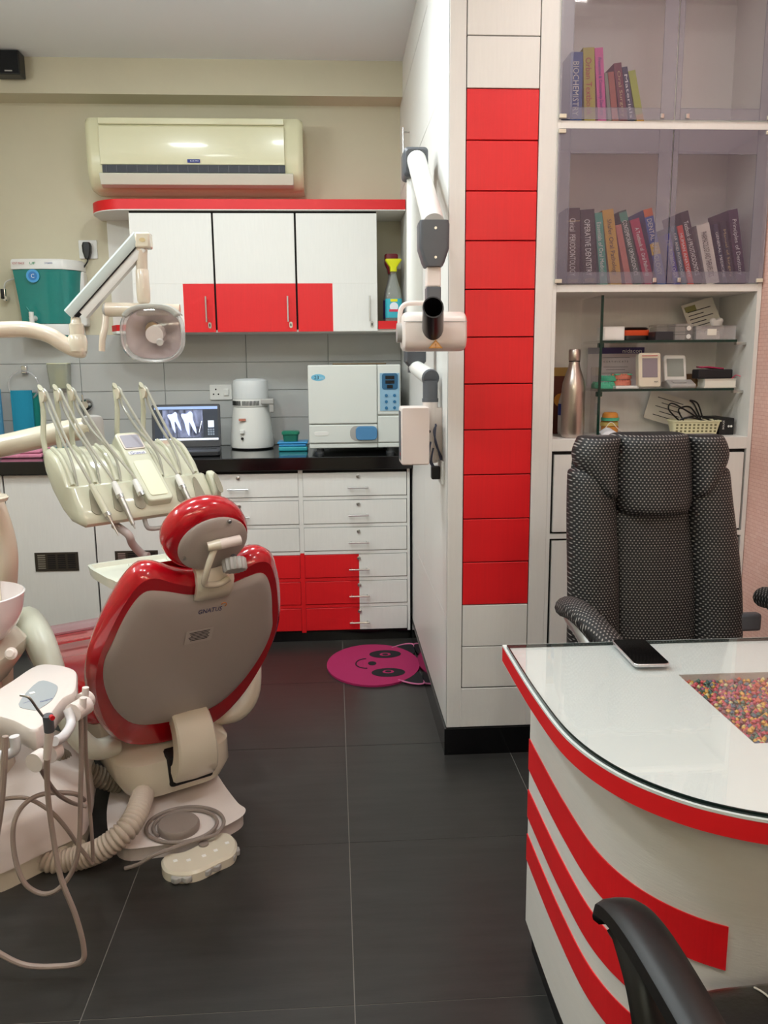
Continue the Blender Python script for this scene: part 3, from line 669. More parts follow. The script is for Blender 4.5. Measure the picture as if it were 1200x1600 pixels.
for k in range(5): obj('print_line', G().bb(-.05+.02*(k % 2), .05, .02+k*.016, .0225+k*.016, 0, .0006).xf(Mc), ink, pp, smooth=False)
# basket with cables
bs_ = thing('basket', 'cream perforated plastic basket holding black cables', 'basket', ((1.26, 2.8, 1.113)[0], 2.81, zC))
bx0, bx1 = (1.166, 2.77, 1.117)[0], (1.333, 2.77, 1.115)[0]; bh = .05
bm_ = mat('cream_basket', 'dcd9b4', .5)
Rb = Matrix.Translation(((bx0+bx1)/2, 2.815, zC)) @ Matrix.Rotation(math.radians(-9), 4, 'Z')
W, D = bx1-bx0, .085
g = G(); o_ = [[(V(x, y, z)) for x, y in rrect(W-2*i, D-2*i, .012, 4)] for z, i in ((.0, .012), (bh, .002))]
inn = [[(V(x, y, z)) for x, y in rrect(W-2*i, D-2*i, .012, 4)] for z, i in ((bh, .0045), (.003, .0145))]
g.loft(o_+inn).xf(Rb)
obj('tub', g, bm_, bs_)
g = G(); rim = [(x, y) for x, y in rrect(W, D, .012, 4)]; g.tube([V(x, y, bh) for x, y in rim]+[V(*rim[0], bh)], .0025, 6).xf(Rb); obj('rim', g, bm_, bs_)
for i in range(10):
    for k in range(3):
        xx = -W/2+.02+i*(W-.04)/9
        yy = -D/2+.0095-(k*.011)*.2
        obj('slot', G().bb(xx-.0035, xx+.0035, yy-.0017, yy+.0017, .012+k*.011, .018+k*.011).xf(Rb), mat('slot_shadow', '6b6748', .8), bs_, smooth=False)
cb = thing('cable_coil', 'tangle of black cables looping out of the cream basket', 'cable', ((1.251, 2.81, 1.157)[0], 2.81, zC+.03))
for pts in ([(1.202, 2.82, 1.161), (1.161, 2.82, 1.202), (1.171, 2.82, 1.223), (1.214, 2.81, 1.201), (1.273, 2.81, 1.165)], [(1.22, 2.83, 1.162), (1.2, 2.83, 1.201), (1.245, 2.84, 1.208), (1.275, 2.83, 1.166)],
            [(1.268, 2.8, 1.168), (1.242, 2.8, 1.219), (1.226, 2.8, 1.233), (1.253, 2.8, 1.223), (1.272, 2.8, 1.179)], [(1.189, 2.8, 1.163), (1.218, 2.79, 1.176), (1.275, 2.79, 1.164), (1.322, 2.8, 1.148)], [(1.217, 2.84, 1.166), (1.274, 2.84, 1.177), (1.321, 2.83, 1.159)]):
    obj('cable', G().tube(cr(pts, 6), .0028, 8), black, cb)
db = thing('drive_box', 'black electronics box with two white dots beside the basket', 'device', ((1.396, 2.82, 1.109)[0], 2.84, zC))
xl, xr = (1.331, 2.79, 1.113)[0], (1.383, 2.79, 1.112)[0]
obj('body', G().bb(xl, xr, 2.79, 2.93, zC, zC+.058), mat('black_box', '161618', .45), db, smooth=False, bevel=.002)
for k in range(2): obj('dot', G().lathe([(.004, 0), (.004, .0006)], (xl+.033+.009*k, 2.7898, zC+.03), 10, Matrix.Rotation(pi/2, 3, 'X')), offw, db)
text('BIOLASE', frame((xl+.014, 2.7896, zC+.035), (0, 0, 1), (-1, 0, 0)), .03, ink_w, db, .006)

# ================================================================== reception desk
DT = .757
edge = [(.364, 1.735), (.364, 1.58), (.366, 1.45), (.373, 1.314), (.388, 1.228), (.413, 1.159), (.444, 1.107), (.483, 1.063), (.524, 1.031), (.582, 1.001), (.65, .983), (.75, .972), (.9, .968), (1.05, .968)]
curve = c2(edge, 5, False)
top = curve + [(1.36, .968), (1.36, 1.735)]          # counter-clockwise
dk = thing('desk', 'white curved reception desk with glass top and red bands', 'desk', (.85, 1.35, 0))
def inset(d): 
    c = offset(top, d); c[0] = (top[0][0]+d, top[0][1]-.02); c[-1] = (1.36-.01, 1.735-.02); c[-2] = (1.35, .968+d); return c
bodyp = inset(.062)
obj('plinth', G().prism(inset(.078), 0, .08), black, dk, smooth=False)
desk_white = mat('desk_laminate', 'e4e0da', .4, var=.03, vscale=5, stretch=(2, 2, 12), bump=.15, bscale=25)
obj('body', G().prism(bodyp, .08, DT-.043), desk_white, dk, smooth=True)
tr = (.678, .878, 1.226, 1.53)      # recessed tray: x0 x1 y0 y1
def ring_slab(nm, poly, z0, z1, m, parent):
    """slab with a rectangular opening"""
    a, b, c, d = tr
    bm = bmesh.new()
    def loop(z):
        o = [bm.verts.new((x, y, z)) for x, y in poly]; i = [bm.verts.new((x, y, z)) for x, y in ((a, c), (b, c), (b, d), (a, d))]
        eo = [bm.edges.new((o[k], o[(k+1) % len(o)])) for k in range(len(o))]; ei = [bm.edges.new((i[k], i[(k+1) % 4])) for k in range(4)]
        bmesh.ops.triangle_fill(bm, use_beauty=True, edges=eo+ei)
        return o, i
    o0, i0 = loop(z0); o1, i1 = loop(z1)
    for k in range(len(o0)): bm.faces.new((o0[k], o0[(k+1) % len(o0)], o1[(k+1) % len(o0)], o1[k]))
    for k in range(4): bm.faces.new((i0[k], i0[(k+1) % 4], i1[(k+1) % 4], i1[k]))
    bmesh.ops.recalc_face_normals(bm, faces=bm.faces)
    g = G(); bm.verts.index_update(); g.v = [tuple(v.co) for v in bm.verts]; g.f = [tuple(v.index for v in f.verts) for f in bm.faces]; bm.free()
    return obj(nm, g, m, parent, smooth=False)
ring_slab('tabletop', top, DT-.011, DT-.0065, mat('desk_top_white', 'dfe5e1', .3), dk)
# red edge band: shell around the tabletop
ein = offset(top, .02); ein[0] = (top[0][0]+.02, 1.715); ein[-1] = (1.34, 1.715)
obj('red_edge_band', G().loft([[V(x, y, DT-.043) for x, y in top], [V(x, y, DT-.0115) for x, y in top], [V(x, y, DT-.0115) for x, y in ein], [V(x, y, DT-.043) for x, y in ein], [V(x, y, DT-.043) for x, y in top]], False, False), red_edge, dk)
obj('underside', G().prism(inset(.021), DT-.043, DT-.036), desk_white, dk, smooth=False)
gtop = inset(.006)
desk_glass = clear_mat('desk_glass', 'dfece6', .01, .01, .12)
o = obj('glass_sheet', G().prism(gtop, DT-.0062, DT-.0004), desk_glass, dk, smooth=False)
gi = offset(gtop, .002); gi[0] = (gtop[0][0]+.002, gtop[0][1]-.002); gi[-1] = (gtop[-1][0]-.002, gtop[-1][1]-.002)
obj('glass_edge', G().loft([[V(x, y, DT-.0062) for x, y in offset(gtop, -.001)], [V(x, y, DT) for x, y in offset(gtop, -.001)], [V(x, y, DT) for x, y in gi], [V(x, y, DT-.0062) for x, y in gi]], False, False), mat('dark_glass_edge', '10201c', .15), o)
# tray with coloured granules under the glass
obj('tray', G().bb(tr[0], tr[1], tr[2], tr[3], DT-.035, DT-.031).bb(tr[0]-.002, tr[0], tr[2], tr[3], DT-.035, DT-.0115).bb(tr[1], tr[1]+.002, tr[2], tr[3], DT-.035, DT-.0115).bb(tr[0], tr[1], tr[2]-.002, tr[2], DT-.035, DT-.0115).bb(tr[0], tr[1], tr[3], tr[3]+.002, DT-.035, DT-.0115), offw, dk, smooth=False)
gran = ['c4243c', 'dca51c', '1d5a44', 'b03262', 'd0521e', '2f4f6a', 'd9cf8a', '7f1f30']
gm = [mat('granule_'+h, h, .35) for h in gran]
g = G(); idx = []
nx, ny = 28, 44
for i in range(nx):
    for j in range(ny):
        x = tr[0]+.003+(tr[1]-tr[0]-.006)*(i+random.random())/nx; y = tr[2]+.003+(tr[3]-tr[2]-.006)*(j+random.random())/ny
        r = random.uniform(.0042, .006); z = DT-.031+random.uniform(.006, .0135)
        g.add([(x+r, y, z), (x-r, y, z), (x, y+r, z), (x, y-r, z), (x, y, z+r*.8), (x, y, z-r*3)], [(0, 2, 4), (2, 1, 4), (1, 3, 4), (3, 0, 4), (2, 0, 5), (1, 2, 5), (3, 1, 5), (0, 3, 5)])
        idx += [random.choices(range(8), (5, 4, 4, 4, 3, 2, 1, 3))[0]]*8
o = obj('granules', g, gm, dk, kind='stuff'); o.data.polygons.foreach_set('material_index', idx)
# red bands wrapped round the body
bc_ = offset(curve, .062); bc_[0] = (curve[0][0]+.062, curve[0][1]-.02)
def band(z0, z1, xend):
    pts = [p for p in bc_ if not (p[0] > xend and p[1] < 1.2)]
    nxt = next((p for p in bc_ if p[0] > xend and p[1] < 1.2), None); last = pts[-1]
    t = (xend-last[0])/(nxt[0]-last[0]); pts.append((xend, last[1]+(nxt[1]-last[1])*t))
    out = [(p[0], p[1]) for p in pts]
    nrm = []
    for i in range(len(out)):
        a, b = out[max(i-1, 0)], out[min(i+1, len(out)-1)]; t = V(b[0]-a[0], b[1]-a[1], 0).normalized(); nrm.append(V(t.y, -t.x, 0))
    A = [V(*p, 0)+n*(-.0015)*(-1) for p, n in zip(out, nrm)]
    rings = []
    for (p, n) in zip(out, nrm):
        q = V(*p, 0); s_ = -1 if n.x > 0 and False else 1
        f_ = q-(-n)*.0022; b_ = q-n*.001
        rings.append([V(f_.x, f_.y, z0), V(f_.x, f_.y, z1), V(b_.x, b_.y, z1), V(b_.x, b_.y, z0)])
    obj('red_band', G().loft(rings), lam_red, dk)
band(.462, .535, .575); band(.345, .412, .575); band(.238, .302, .575)
# phone on the desk
ph_ = thing('smartphone', 'black smartphone lying face up on the glass desk top', 'phone', (.635, 1.63, DT))
Mp = frame(((.6+.673)/2, 1.631, DT), (1, -.02, 0), (.17, 1, 0))
obj('body', G().prism(rrect(.074, .152, .011, 5), .0006, .0078, Mp), mat('phone_silver', 'c9c9cb', .25, .8), ph_, bevel=.0015)
obj('screen', G().prism(rrect(.0715, .1495, .0105, 5), .0078, .0084, Mp), blackg, ph_)
# small green-rimmed object at the desk
pd = thing('desk_clock', 'round white desk piece with lime green top beside the granule tray', 'ornament', (.905, 1.49, DT))
obj('base', G().lathe([(.022, 0), (.026, .004), (.026, .02)], (.905, 1.49, DT), 20), offw, pd)
obj('top', G().lathe([(.026, .0205), (.024, .028), (.012, .031)], (.905, 1.49, DT), 20), mat('lime', 'b4c957', .4), pd)

# ================================================================== office chair behind the desk
def weave_mat(second=2):
    m = bpy.data.materials.new('black_white_weave'); m.use_nodes = True; nt = m.node_tree; N = nt.nodes.new; L = nt.links.new; b = nt.nodes['Principled BSDF']
    tc = N('ShaderNodeTexCoord'); mp = N('ShaderNodeMapping'); mp.inputs['Scale'].default_value = (110, 140, 142)
    L(tc.outputs['Object'], mp.inputs[0])
    sp = N('ShaderNodeSeparateXYZ'); L(mp.outputs[0], sp.inputs[0]); V_ = sp.outputs[second]
    def mth(op, a, bb=None):
        n = N('ShaderNodeMath'); n.operation = op
        for k, q in enumerate((a, bb)):
            if q is None: continue
            if isinstance(q, (int, float)): n.inputs[k].default_value = q
            else: L(q, n.inputs[k])
        return n.outputs[0]
    row = mth('FLOOR', V_); odd = mth('MULTIPLY', mth('MODULO', mth('ABSOLUTE', row), 2), .5)
    u = mth('SUBTRACT', mth('FRACT', mth('ADD', sp.outputs[0], odd)), .5); v = mth('SUBTRACT', mth('FRACT', V_), .5)
    d = mth('SQRT', mth('ADD', mth('MULTIPLY', mth('POWER', mth('ABSOLUTE', u), 2), 1.3), mth('POWER', mth('ABSOLUTE', v), 2)))
    r = N('ShaderNodeValToRGB'); r.color_ramp.elements[0].position = .13; r.color_ramp.elements[1].position = .31
    r.color_ramp.elements[0].color = (*lin('948f8b'), 1); r.color_ramp.elements[1].color = (*lin('0a0a0b'), 1)
    L(d, r.inputs[0]); L(r.outputs[0], b.inputs['Base Color']); b.inputs['Roughness'].default_value = .6
    bp = N('ShaderNodeBump'); bp.inputs['Strength'].default_value = .6; bp.inputs['Distance'].default_value = .003; bp.invert = True
    L(d, bp.inputs['Height']); L(bp.outputs[0], b.inputs['Normal'])
    return m
weave = weave_mat(); weave_flat = weave_mat(1)
oc = thing('office_chair', 'high-back office chair in black and white woven fabric behind the desk', 'chair', (.85, 2.2, 0), 0)
CX0, CYB = .853, 2.14
def pad(nm, x0, x1, zz, thick, yoff=0, sub=1, dome=.03, parent=None, lean=.1):
    """padded panel: x range per height list zz=[(z,x0,x1,depth bulge)]"""
    rings = []
    n = 9
    for (z, a, b, bul) in zz:
        ring = []
        for k in range(n+1):
            t = k/n; x = a+(b-a)*t
            y = CYB+yoff+lean*(z-.6)-bul*math.sin(pi*min(1, max(0, t)))**.5
            ring.append(V(x, y, z))
        for k in range(n, -1, -1):
            t = k/n; x = a+(b-a)*t
            ring.append(V(x, CYB+yoff+lean*(z-.6)+thick, z))
        rings.append(ring)
    return obj(nm, G().loft(rings), weave, parent or oc, sub=sub)
L0 = [(.50, .635, 1.12), (.62, .632, 1.125), (.75, .637, 1.122), (.88, .632, 1.105), (1.0, .632, 1.085), (1.08, .635, 1.078), (1.14, .645, 1.07), (1.165, .66, 1.055)]
pad('back_shell', 0, 0, [(z, a+.01, b-.01, .0) for z, a, b in L0], .05, .012, 1)
def xs(z):
    for (z0, a0, b0), (z1, a1, b1) in zip(L0, L0[1:]):
        if z0 <= z <= z1:
            t = (z-z0)/(z1-z0); return a0+(a1-a0)*t, b0+(b1-b0)*t
    return L0[-1][1:]
def strip(nm, zs, fa, fb, bul, yoff=0, thick=.05):
    zz = []
    for i, z in enumerate(zs):
        a, b = xs(z); e = 0 if 0 < i < len(zs)-1 else 1
        zz.append((z, a+(b-a)*fa(z), a+(b-a)*fb(z), bul*(1-.55*e)))
    return pad(nm, 0, 0, zz, thick, yoff, 2)
zs = [.52, .535, .6, .7, .8, .9, .965, .985]
cl = lambda z: .30-.05*(z-.5)
strip('centre_panel', zs, lambda z: .24, lambda z: .75, .035)
sz_ = [.50, .515, .58, .7, .82, .92, 1.02, 1.07, 1.085]
strip('left_bolster', sz_, lambda z: 0, lambda z: .285, .05, -.01)
strip('right_bolster', sz_, lambda z: .71, lambda z: 1, .05, -.01)
hz = [.955, .968, 1.0, 1.05, 1.1, 1.14, 1.168, 1.178]
def hx_(z): return .27-.02*(z > 1.15)
strip('head_pillow', hz, lambda z: .24+max(0, .985-z)*2.2, lambda z: .765-max(0, .985-z)*2.2, .072, -.012, .07)
wz = [1.0, 1.02, 1.06, 1.11, 1.145, 1.165, 1.172]
strip('left_wing', wz, lambda z: .0+max(0, 1.1-z)*1.9, lambda z: .285, .056, -.016)
strip('right_wing', wz, lambda z: .72, lambda z: 1-max(0, 1.1-z)*1.9, .056, -.016)
# seat
rings = []
for y, ins, zt_ in ((1.745, .05, .455), (1.76, .02, .485), (1.82, 0, .5), (1.95, 0, .5), (2.1, .01, .49), (2.17, .03, .47)):
    rings.append([V(x, y, z) for x, z in rrect(.5-2*ins, .1, .04, 4, CX0+.01, zt_-.05)])
obj('seat', G().loft(rings), weave_flat, oc, sub=1)
# arms: padded top on curved silver frame
for sgn, nm in ((-1, 'left'), (1, 'right')):
    ax = CX0+.01+(.292 if sgn > 0 else -.262)
    inw = -sgn
    path = cr([(ax, 2.06, .735), (ax+inw*.004, 1.98, .748), (ax+inw*.02, 1.9, .735), (ax+inw*.055, 1.83, .69), (ax+inw*.08, 1.79, .65)] if sgn < 0 else [(ax, 2.1, .735), (ax, 2.02, .75), (ax-.0, 1.93, .745), (ax-.01, 1.84, .72), (ax-.03, 1.79, .68)], 5)
    a = obj('armrest', G().tube(path, [.022]+[.036]*(len(path)-2)+[.026], 14, flat=.8), weave_flat, oc)
    fr = cr([(ax, 2.06, .73), (ax, 2.0, .715), (ax+inw*.005, 1.93, .70), (ax+inw*.02, 1.83, .64), (ax+inw*.02, 1.8, .54), (ax+inw*.03, 1.85, .44), (ax+inw*.06, 1.98, .42)], 5)
    obj('arm_frame', G().tube(fr, .017, 10, flat=1.2), mat('silver_frame', 'a9a8a6', .3, .7) if sgn < 0 else greyp, a)
obj('arm_bracket', G().box((1.115, 2.12, .66), (.09, .03, .05)), greyp, oc, bevel=.008)
obj('gas_lift', G().cyl((CX0, 1.97, .09), (CX0, 1.97, .41), .028), black, oc)
obj('mechanism', G().box((CX0, 1.97, .415), (.2, .24, .03)), black, oc, bevel=.006)
for k in range(5):
    a = 2*pi*k/5+.3; e = (CX0+.27*math.cos(a), 1.97+.27*math.sin(a), .075)
    lg = obj('leg', G().tube([(CX0, 1.97, .1), e], [.028, .018], 8), mat('silver_frame', 'a9a8a6', .3, .7), oc)
    obj('castor', G().cyl((e[0]-.02, e[1], .028), (e[0]+.02, e[1], .028), .028, n=14), black, lg)

# ================================================================== visitor chair in the foreground
SEATUP = .035
vc = thing('visitor_chair', 'black leather visitor chair with moulded armrests in front of the desk', 'chair', (.62, .72, 0), 0)
leather = mat('black_leather', '14110f', .33, bump=.2, bscale=120)
rings = []
for x, zt_ in ((.425, .455), (.43, .49), (.455, .512), (.56, .52), (.68, .522), (.80, .52), (.905, .512), (.93, .49), (.935, .455)):
    rings.append([V(x, y, z) for y, z in ((.42, .43), (.42, zt_+.025), (.5, zt_+.035), (.7, zt_+.035), (.85, zt_+.037), (.93, zt_+.031), (.97, zt_+.012), (.985, zt_-.03), (.96, .435), (.7, .43))])
st = obj('seat', G().loft(rings), leather, vc, sub=1)
thread = mat('cream_thread', 'b9b0a0', .8)
for x in (.56, .64, .8): obj('stitch_line', G().tube(cr([(x-.01, .5, .556), (x, .7, .558), (x-.003, .85, .5575), (x-.008, .915, .551), (x-.012, .945, .541)], 6), .0014, 6), thread, st)
armm = mat('black_moulded', '121212', .38, bump=.05, bscale=150)
for sgn in (-1, 1):
    ax = .392 if sgn < 0 else .968
    path = cr([(ax-.012, 1.025, .60), (ax-.012, 1.018, .616), (ax-.006, .985, .628), (ax, .92, .634), (ax+.004, .8, .634), (ax+.006, .66, .628), (ax+.006, .5, .615), (ax+.006, .42, .6)], 5)
    rings = []
    for i, p in enumerate(path):
        t = i/(len(path)-1); hw = .028 + .006*math.sin(pi*min(1, t*1.5)); th = .016
        if i == 0: hw *= .75; th *= .6
        rings.append([p+V(a*hw, 0, b*th) for a, b in ((-1, -.5), (-.9, .5), (-.55, .95), (0, 1.05), (.55, .95), (.9, .5), (1, -.5), (.7, -1), (-.7, -1))])
    a = obj('armrest', G().loft(rings), armm, vc)
    sup = cr([(ax-.004, .99, .605), (ax, .93, .56), (ax+.002, .88, .48), (ax+.002, .84, .4), (ax+.002, .80, .3), (ax+.002, .8, .02)], 5)
    obj('front_support', G().tube(sup, [.03]+[.026]*(len(sup)-2)+[.02], 10, flat=.8), armm, a)
    sup = cr([(ax, .52, .61), (ax, .5, .45), (ax, .5, .25), (ax, .5, .02)], 5)
    obj('rear_support', G().tube(sup, .022, 10), armm, a)
    obj('side_rail', G().bb(ax-.012+(.03 if sgn < 0 else -.03), ax+.012+(.03 if sgn < 0 else -.03), .45, .93, .40, .45), armm, vc, bevel=.006)
obj('seat_pan', G().bb(.44, .92, .43, .94, .41, .432), armm, vc, smooth=False, bevel=.008)
rings = []
for z, y in ((.5, .36), (.52, .345), (.7, .31), (.9, .275), (.95, .265), (.965, .26)):
    d = .028 if .5 < z < .96 else .012
    rings.append([V(x, yy, z) for x, yy in rrect(.46 if .5 < z < .96 else .42, 2*d, d*.9, 4, .68, y)])
obj('backrest', G().loft(rings), leather, vc)

# ================================================================== panda mat
pm = thing('panda_mat', 'pink panda face floor mat lying by the drawers', 'mat', (.17, 3.6, 0))
pk = mat('mat_pink', 'a01c55', .85, bump=.4, bscale=400); bkm = mat('mat_black', '151218', .85, bump=.4, bscale=400)
def disc(nm, cx, cy, rx, ry, z0, z1, m, parent, rot=0):
    P_ = []
    for k in range(40):
        t = 2*pi*k/40; x, y = rx*math.cos(t), ry*math.sin(t)
        P_.append((cx+x*math.cos(rot)-y*math.sin(rot), cy+x*math.sin(rot)+y*math.cos(rot)))
    return obj(nm, G().prism(P_, z0, z1), m, parent, smooth=True)
MX, MY = .158, 3.61
disc('face', MX, MY, .213, .262, .001, .010, pk, pm)
for s_ in (1, -1):
    ear = c2([(MX+.1, MY+s_*.2), (MX+.16, MY+s_*.245), (MX+.2, MY+s_*.25), (MX+.208, MY+s_*.21), (MX+.2, MY+s_*.12), (MX+.17, MY+s_*.14)], 5)
    obj('ear', G().prism(ear if s_ < 0 else ear[::-1], .0005, .009), bkm, pm)
    rim = cr([(MX+.1, MY+s_*.207, .008), (MX+.16, MY+s_*.252, .008), (MX+.203, MY+s_*.256, .008), (MX+.213, MY+s_*.21, .008)], 5)
    obj('ear_rim', G().tube(rim, .004, 6), mat('mat_rim', 'c76d93', .8), pm)
    e = disc('eye_patch', MX+.062, MY+s_*.118, .075, .052, .0101, .0112, bkm, pm)
    disc('eye', MX+.062, MY+s_*.112, .026, .02, .0113, .0121, pk, e); disc('pupil', MX+.062, MY+s_*.11, .014, .012, .0122, .0128, bkm, e)
disc('nose', MX-.005, MY, .019, .024, .0101, .0115, bkm, pm)
obj('mouth', G().tube([(MX-.03-.05*math.sin(t), MY-.062*math.cos(t), .0105) for t in [pi*k/16 for k in range(17)]], .003, 6), bkm, pm)

# ================================================================== wall-mounted things
sp_ = thing('loudspeaker', 'small black loudspeaker mounted high on the beam', 'speaker', (-1.62, 4.4, 2.78))
c0, c1 = (-1.587, 4.36, 2.738), (-1.461, 4.36, 2.847)
obj('cabinet', G().bb(c0[0], c1[0], 4.34, 4.42, c0[2], c1[2]), black, sp_, smooth=False, bevel=.006)
obj('grille', G().bb(c0[0]+.006, c1[0]-.006, 4.336, 4.34, c0[2]+.006, c1[2]-.006), mat('speaker_cloth', '17181c', .9), sp_, smooth=False)
obj('badge', G().bb(c1[0]-.07, c1[0]-.035, 4.3345, 4.336, c0[2]+.012, c0[2]+.018), steel, sp_, smooth=False)
obj('bracket', G().bb(c0[0]+.03, c0[0]+.06, 4.42, 4.44, c0[2]+.03, c0[2]+.06), black, sp_, smooth=False)
# ------------------------------------------------------------------ air conditioner
ac = thing('air_conditioner', 'cream split air conditioner on the wall above the red shelf', 'air conditioner', (-.67, 4.5, 2.22))
acm = mat('ac_cream', 'e2debb', .25, coat=.3)
ax0, ax1 = (-1.197, 4.4, 2.428)[0], (-0.13, 4.4, 2.434)[0]
az1, az0 = (-0.678, 4.45, 2.575)[2], (-0.69, 4.42, 2.233)[2]
H_ = az1-az0
prof = [(4.598, az1), (4.44, az1), (4.415, az1-.006), (4.402, az1-.03), (4.396, az0+H_*.5), (4.402, az0+H_*.26), (4.41, az0+H_*.2), (4.44, az0+H_*.06), (4.47, az0+.004), (4.49, az0), (4.598, az0)]
rings = []
for x, k in ((ax0, .9), (ax0+.012, .97), (ax0+.03, 1), (ax1-.03, 1), (ax1-.012, .97), (ax1, .9)):
    rings.append([V(x, 4.598-(4.598-y)*k, az0+H_*.5+(z-az0-H_*.5)*(.96+.04*(k-.9)*10)) for y, z in prof])
obj('housing', G().loft(rings), acm, ac)
fx0, fx1 = ax0+.07, ax1-.09
obj('front_panel', G().loft([[V(x, y, z) for y, z in ((4.4, az1-.048), (4.388, az1-.05), (4.382, az0+H_*.5), (4.388, az0+H_*.33), (4.4, az0+H_*.33))] for x in (fx0, fx1)]), acm, ac, bevel=.003)
obj('top_grille', G().bb(fx0, fx1, 4.385, 4.41, az1-.042, az1-.012), acm, ac, smooth=False, bevel=.004)
sl = obj('air_outlet', G().bb(fx0+.01, fx1, 4.385, 4.41, az0+H_*.22, az0+H_*.325), mat('outlet_dark', '3f4148', .6), ac, smooth=False)
for k in range(18):
    x = fx0+.03+k*(fx1-fx0-.06)/17
    obj('vane', G().box((x, 4.384, az0+H_*.272), (.004, .004, H_*.09), rotz(0)), greyp, sl, smooth=False)
obj('louvre', G().loft([[V(x, y, z) for y, z in ((4.385, az0+H_*.215), (4.372, az0+H_*.2), (4.396, az0+H_*.06), (4.43, az0+H_*.03), (4.44, az0+H_*.05), (4.41, az0+H_*.2))] for x in (fx0-.005, fx1+.04)]), mat('louvre_white', 'dfe0d0', .3), ac, bevel=.002)
bd = obj('badge', G().bb(-.62, -.62+.062, 4.3805, 4.3822, az0+H_*.355, az0+H_*.4), ink_b, ac, smooth=False)
bx = (-0.669, 4.385, 2.343); bd.location = (bx[0]+.62-.031, 0, 0)
text('BLUE STAR', facing((bx[0]+.004, 4.3803, az0+H_*.378)), .042, ink_w, ac, .006)
# ------------------------------------------------------------------ water purifier
wp = thing('water_purifier', 'white and teal water purifier hung on the wall beside the cabinet', 'water purifier', (-1.5, 4.5, 1.5))
teal_t = mat('teal_translucent', '21827c', .18, coat=.4)
zt_, zb_ = (-1.472, 4.42, 1.903)[2], (-1.503, 4.42, 1.514)[2]
wx0, wx1 = (-1.632, 4.42, 1.869)[0], (-1.291, 4.42, 1.868)[0]; wm = (wx0+wx1)/2
def wring(z, s, sx=1.0, d=.165): return [V(wm+(wx1-wx0)/2*sx*s*a, 4.598-d*b*s, z) for a, b in ((-1, 0), (-1, .72), (-.92, .95), (-.6, 1.02), (0, 1.05), (.55, 1.0), (.85, .72), (1, .4), (1, 0))]
obj('top_lid', G().loft([wring(zt_-.05, 1), wring(zt_-.01, 1.0), wring(zt_, .97)]), offw, wp)
obj('tank', G().loft([wring(zb_+.07, .84), wring(zb_+.16, .87), wring(zt_-.1, .94), wring(zt_-.052, .97)]), teal_t, wp)
obj('back_panel', G().bb(wx1-.05, wx1+.006, 4.53, 4.598, zb_+.06, zt_-.05), offw, wp, smooth=False, bevel=.01)
obj('base', G().loft([wring(zb_+.012, .86), wring(zb_+.06, .86), wring(zb_+.068, .84)]), offw, wp)
obj('foot', G().loft([wring(zb_, .82), wring(zb_+.011, .84)]), teal_t, wp)
tp = (-1.524, 4.41, 1.61)
obj('tap', G().cyl((tp[0], 4.46, tp[2]), (tp[0], 4.405, tp[2]), .014).cyl((tp[0], 4.405, tp[2]+.03), (tp[0], 4.405, tp[2]-.035), .012), offw, wp)
obj('tap_lever', G().cyl((tp[0]-.005, 4.405, tp[2]+.03), (tp[0]-.02, 4.40, tp[2]+.055), .006), teal_t, wp)
st_ = (-1.509, 4.425, 1.819)
sk = obj('sticker', G().lathe([(.033, 0), (.033, .0012)], (st_[0], 4.4268, st_[2]), 24, Matrix.Rotation(pi/2, 3, 'X')), mat('sticker_blue', '4ba0d8', .4), wp)
obj('sticker_ring', G().lathe([(.022, .0012), (.022, .0018)], (st_[0], 4.4268, st_[2]), 24, Matrix.Rotation(pi/2, 3, 'X')), mat('sticker_mid', '2c74b8', .4), sk)
text('C', facing((st_[0], 4.4248, st_[2])), .016, ink_w, sk, .02)
lz = (-1.537, 4.42, 1.881)[2]
text('KENT MAXX', facing(((-1.575, 4.42, 1.881)[0], 4.4245, lz)), .06, ink_r, wp, .011); text('UF', facing(((-1.505, 4.42, 1.881)[0], 4.4235, lz)), .03, mat('ink_green', '2e9a6a', .5), wp, .012); text('WATER PURIFIER', facing(((-1.436, 4.42, 1.881)[0], 4.4265, lz)), .06, ink_b, wp, .008)
# drain cock left of the purifier
tk = thing('angle_valve', 'small metal angle valve on the wall left of the purifier', 'valve', ((-1.705, 4.57, 1.721)[0], 4.57, 1.7))
v_ = (-1.705, 4.57, 1.721)
obj('valve_body', G().cyl((v_[0], 4.598, v_[2]), (v_[0], 4.55, v_[2]), .012).cyl((v_[0], 4.56, v_[2]-.015), (v_[0], 4.56, v_[2]+.045), .009), chrome, tk)
obj('valve_lever', G().box((v_[0]-.008, 4.545, v_[2]+.02), (.014, .008, .05)), black, tk, bevel=.003)
obj('water_tube', G().tube(cr([(v_[0], 4.56, v_[2]+.045), (v_[0]+.01, 4.56, v_[2]+.08), (v_[0]+.05, 4.575, v_[2]+.1)], 5), .004, 8), offw, tk)
# ------------------------------------------------------------------ sockets
def socket(label, c, w, h, plug=False, double=False):
    t = thing('wall_socket', label, 'socket', (c[0], 4.59, c[2]-h/2))
    yb = YB if c[2] > 1.6 else YB-.011
    obj('plate', G().prism(rrect(w, h, .006), .0, .008, facing((c[0], yb, c[2]))), offw, t, bevel=.002)
    px2 = c[0]-(w*.22 if double else 0)
    for dx, dz in ((0, .016), (-.013, -.01), (.013, -.01)): obj('socket_hole', G().lathe([(.0045, 0), (.0045, .0006)], (px2+dx, yb-.008, c[2]+dz), 10, Matrix.Rotation(pi/2, 3, 'X')), black, t)
    if double: obj('switch', G().bb(c[0]+w*.14, c[0]+w*.36, yb-.014, yb-.008, c[2]-h*.22, c[2]+h*.22), offw, t, smooth=False, bevel=.002)
    return t
socket('white wall socket plate above the purifier with a black plug in it', (-1.271, 4.598, 1.969), .095, .095)
socket('white double socket plate on the tiles behind the laptop', (-0.612, 4.58, 1.22), .12, .082, double=True)
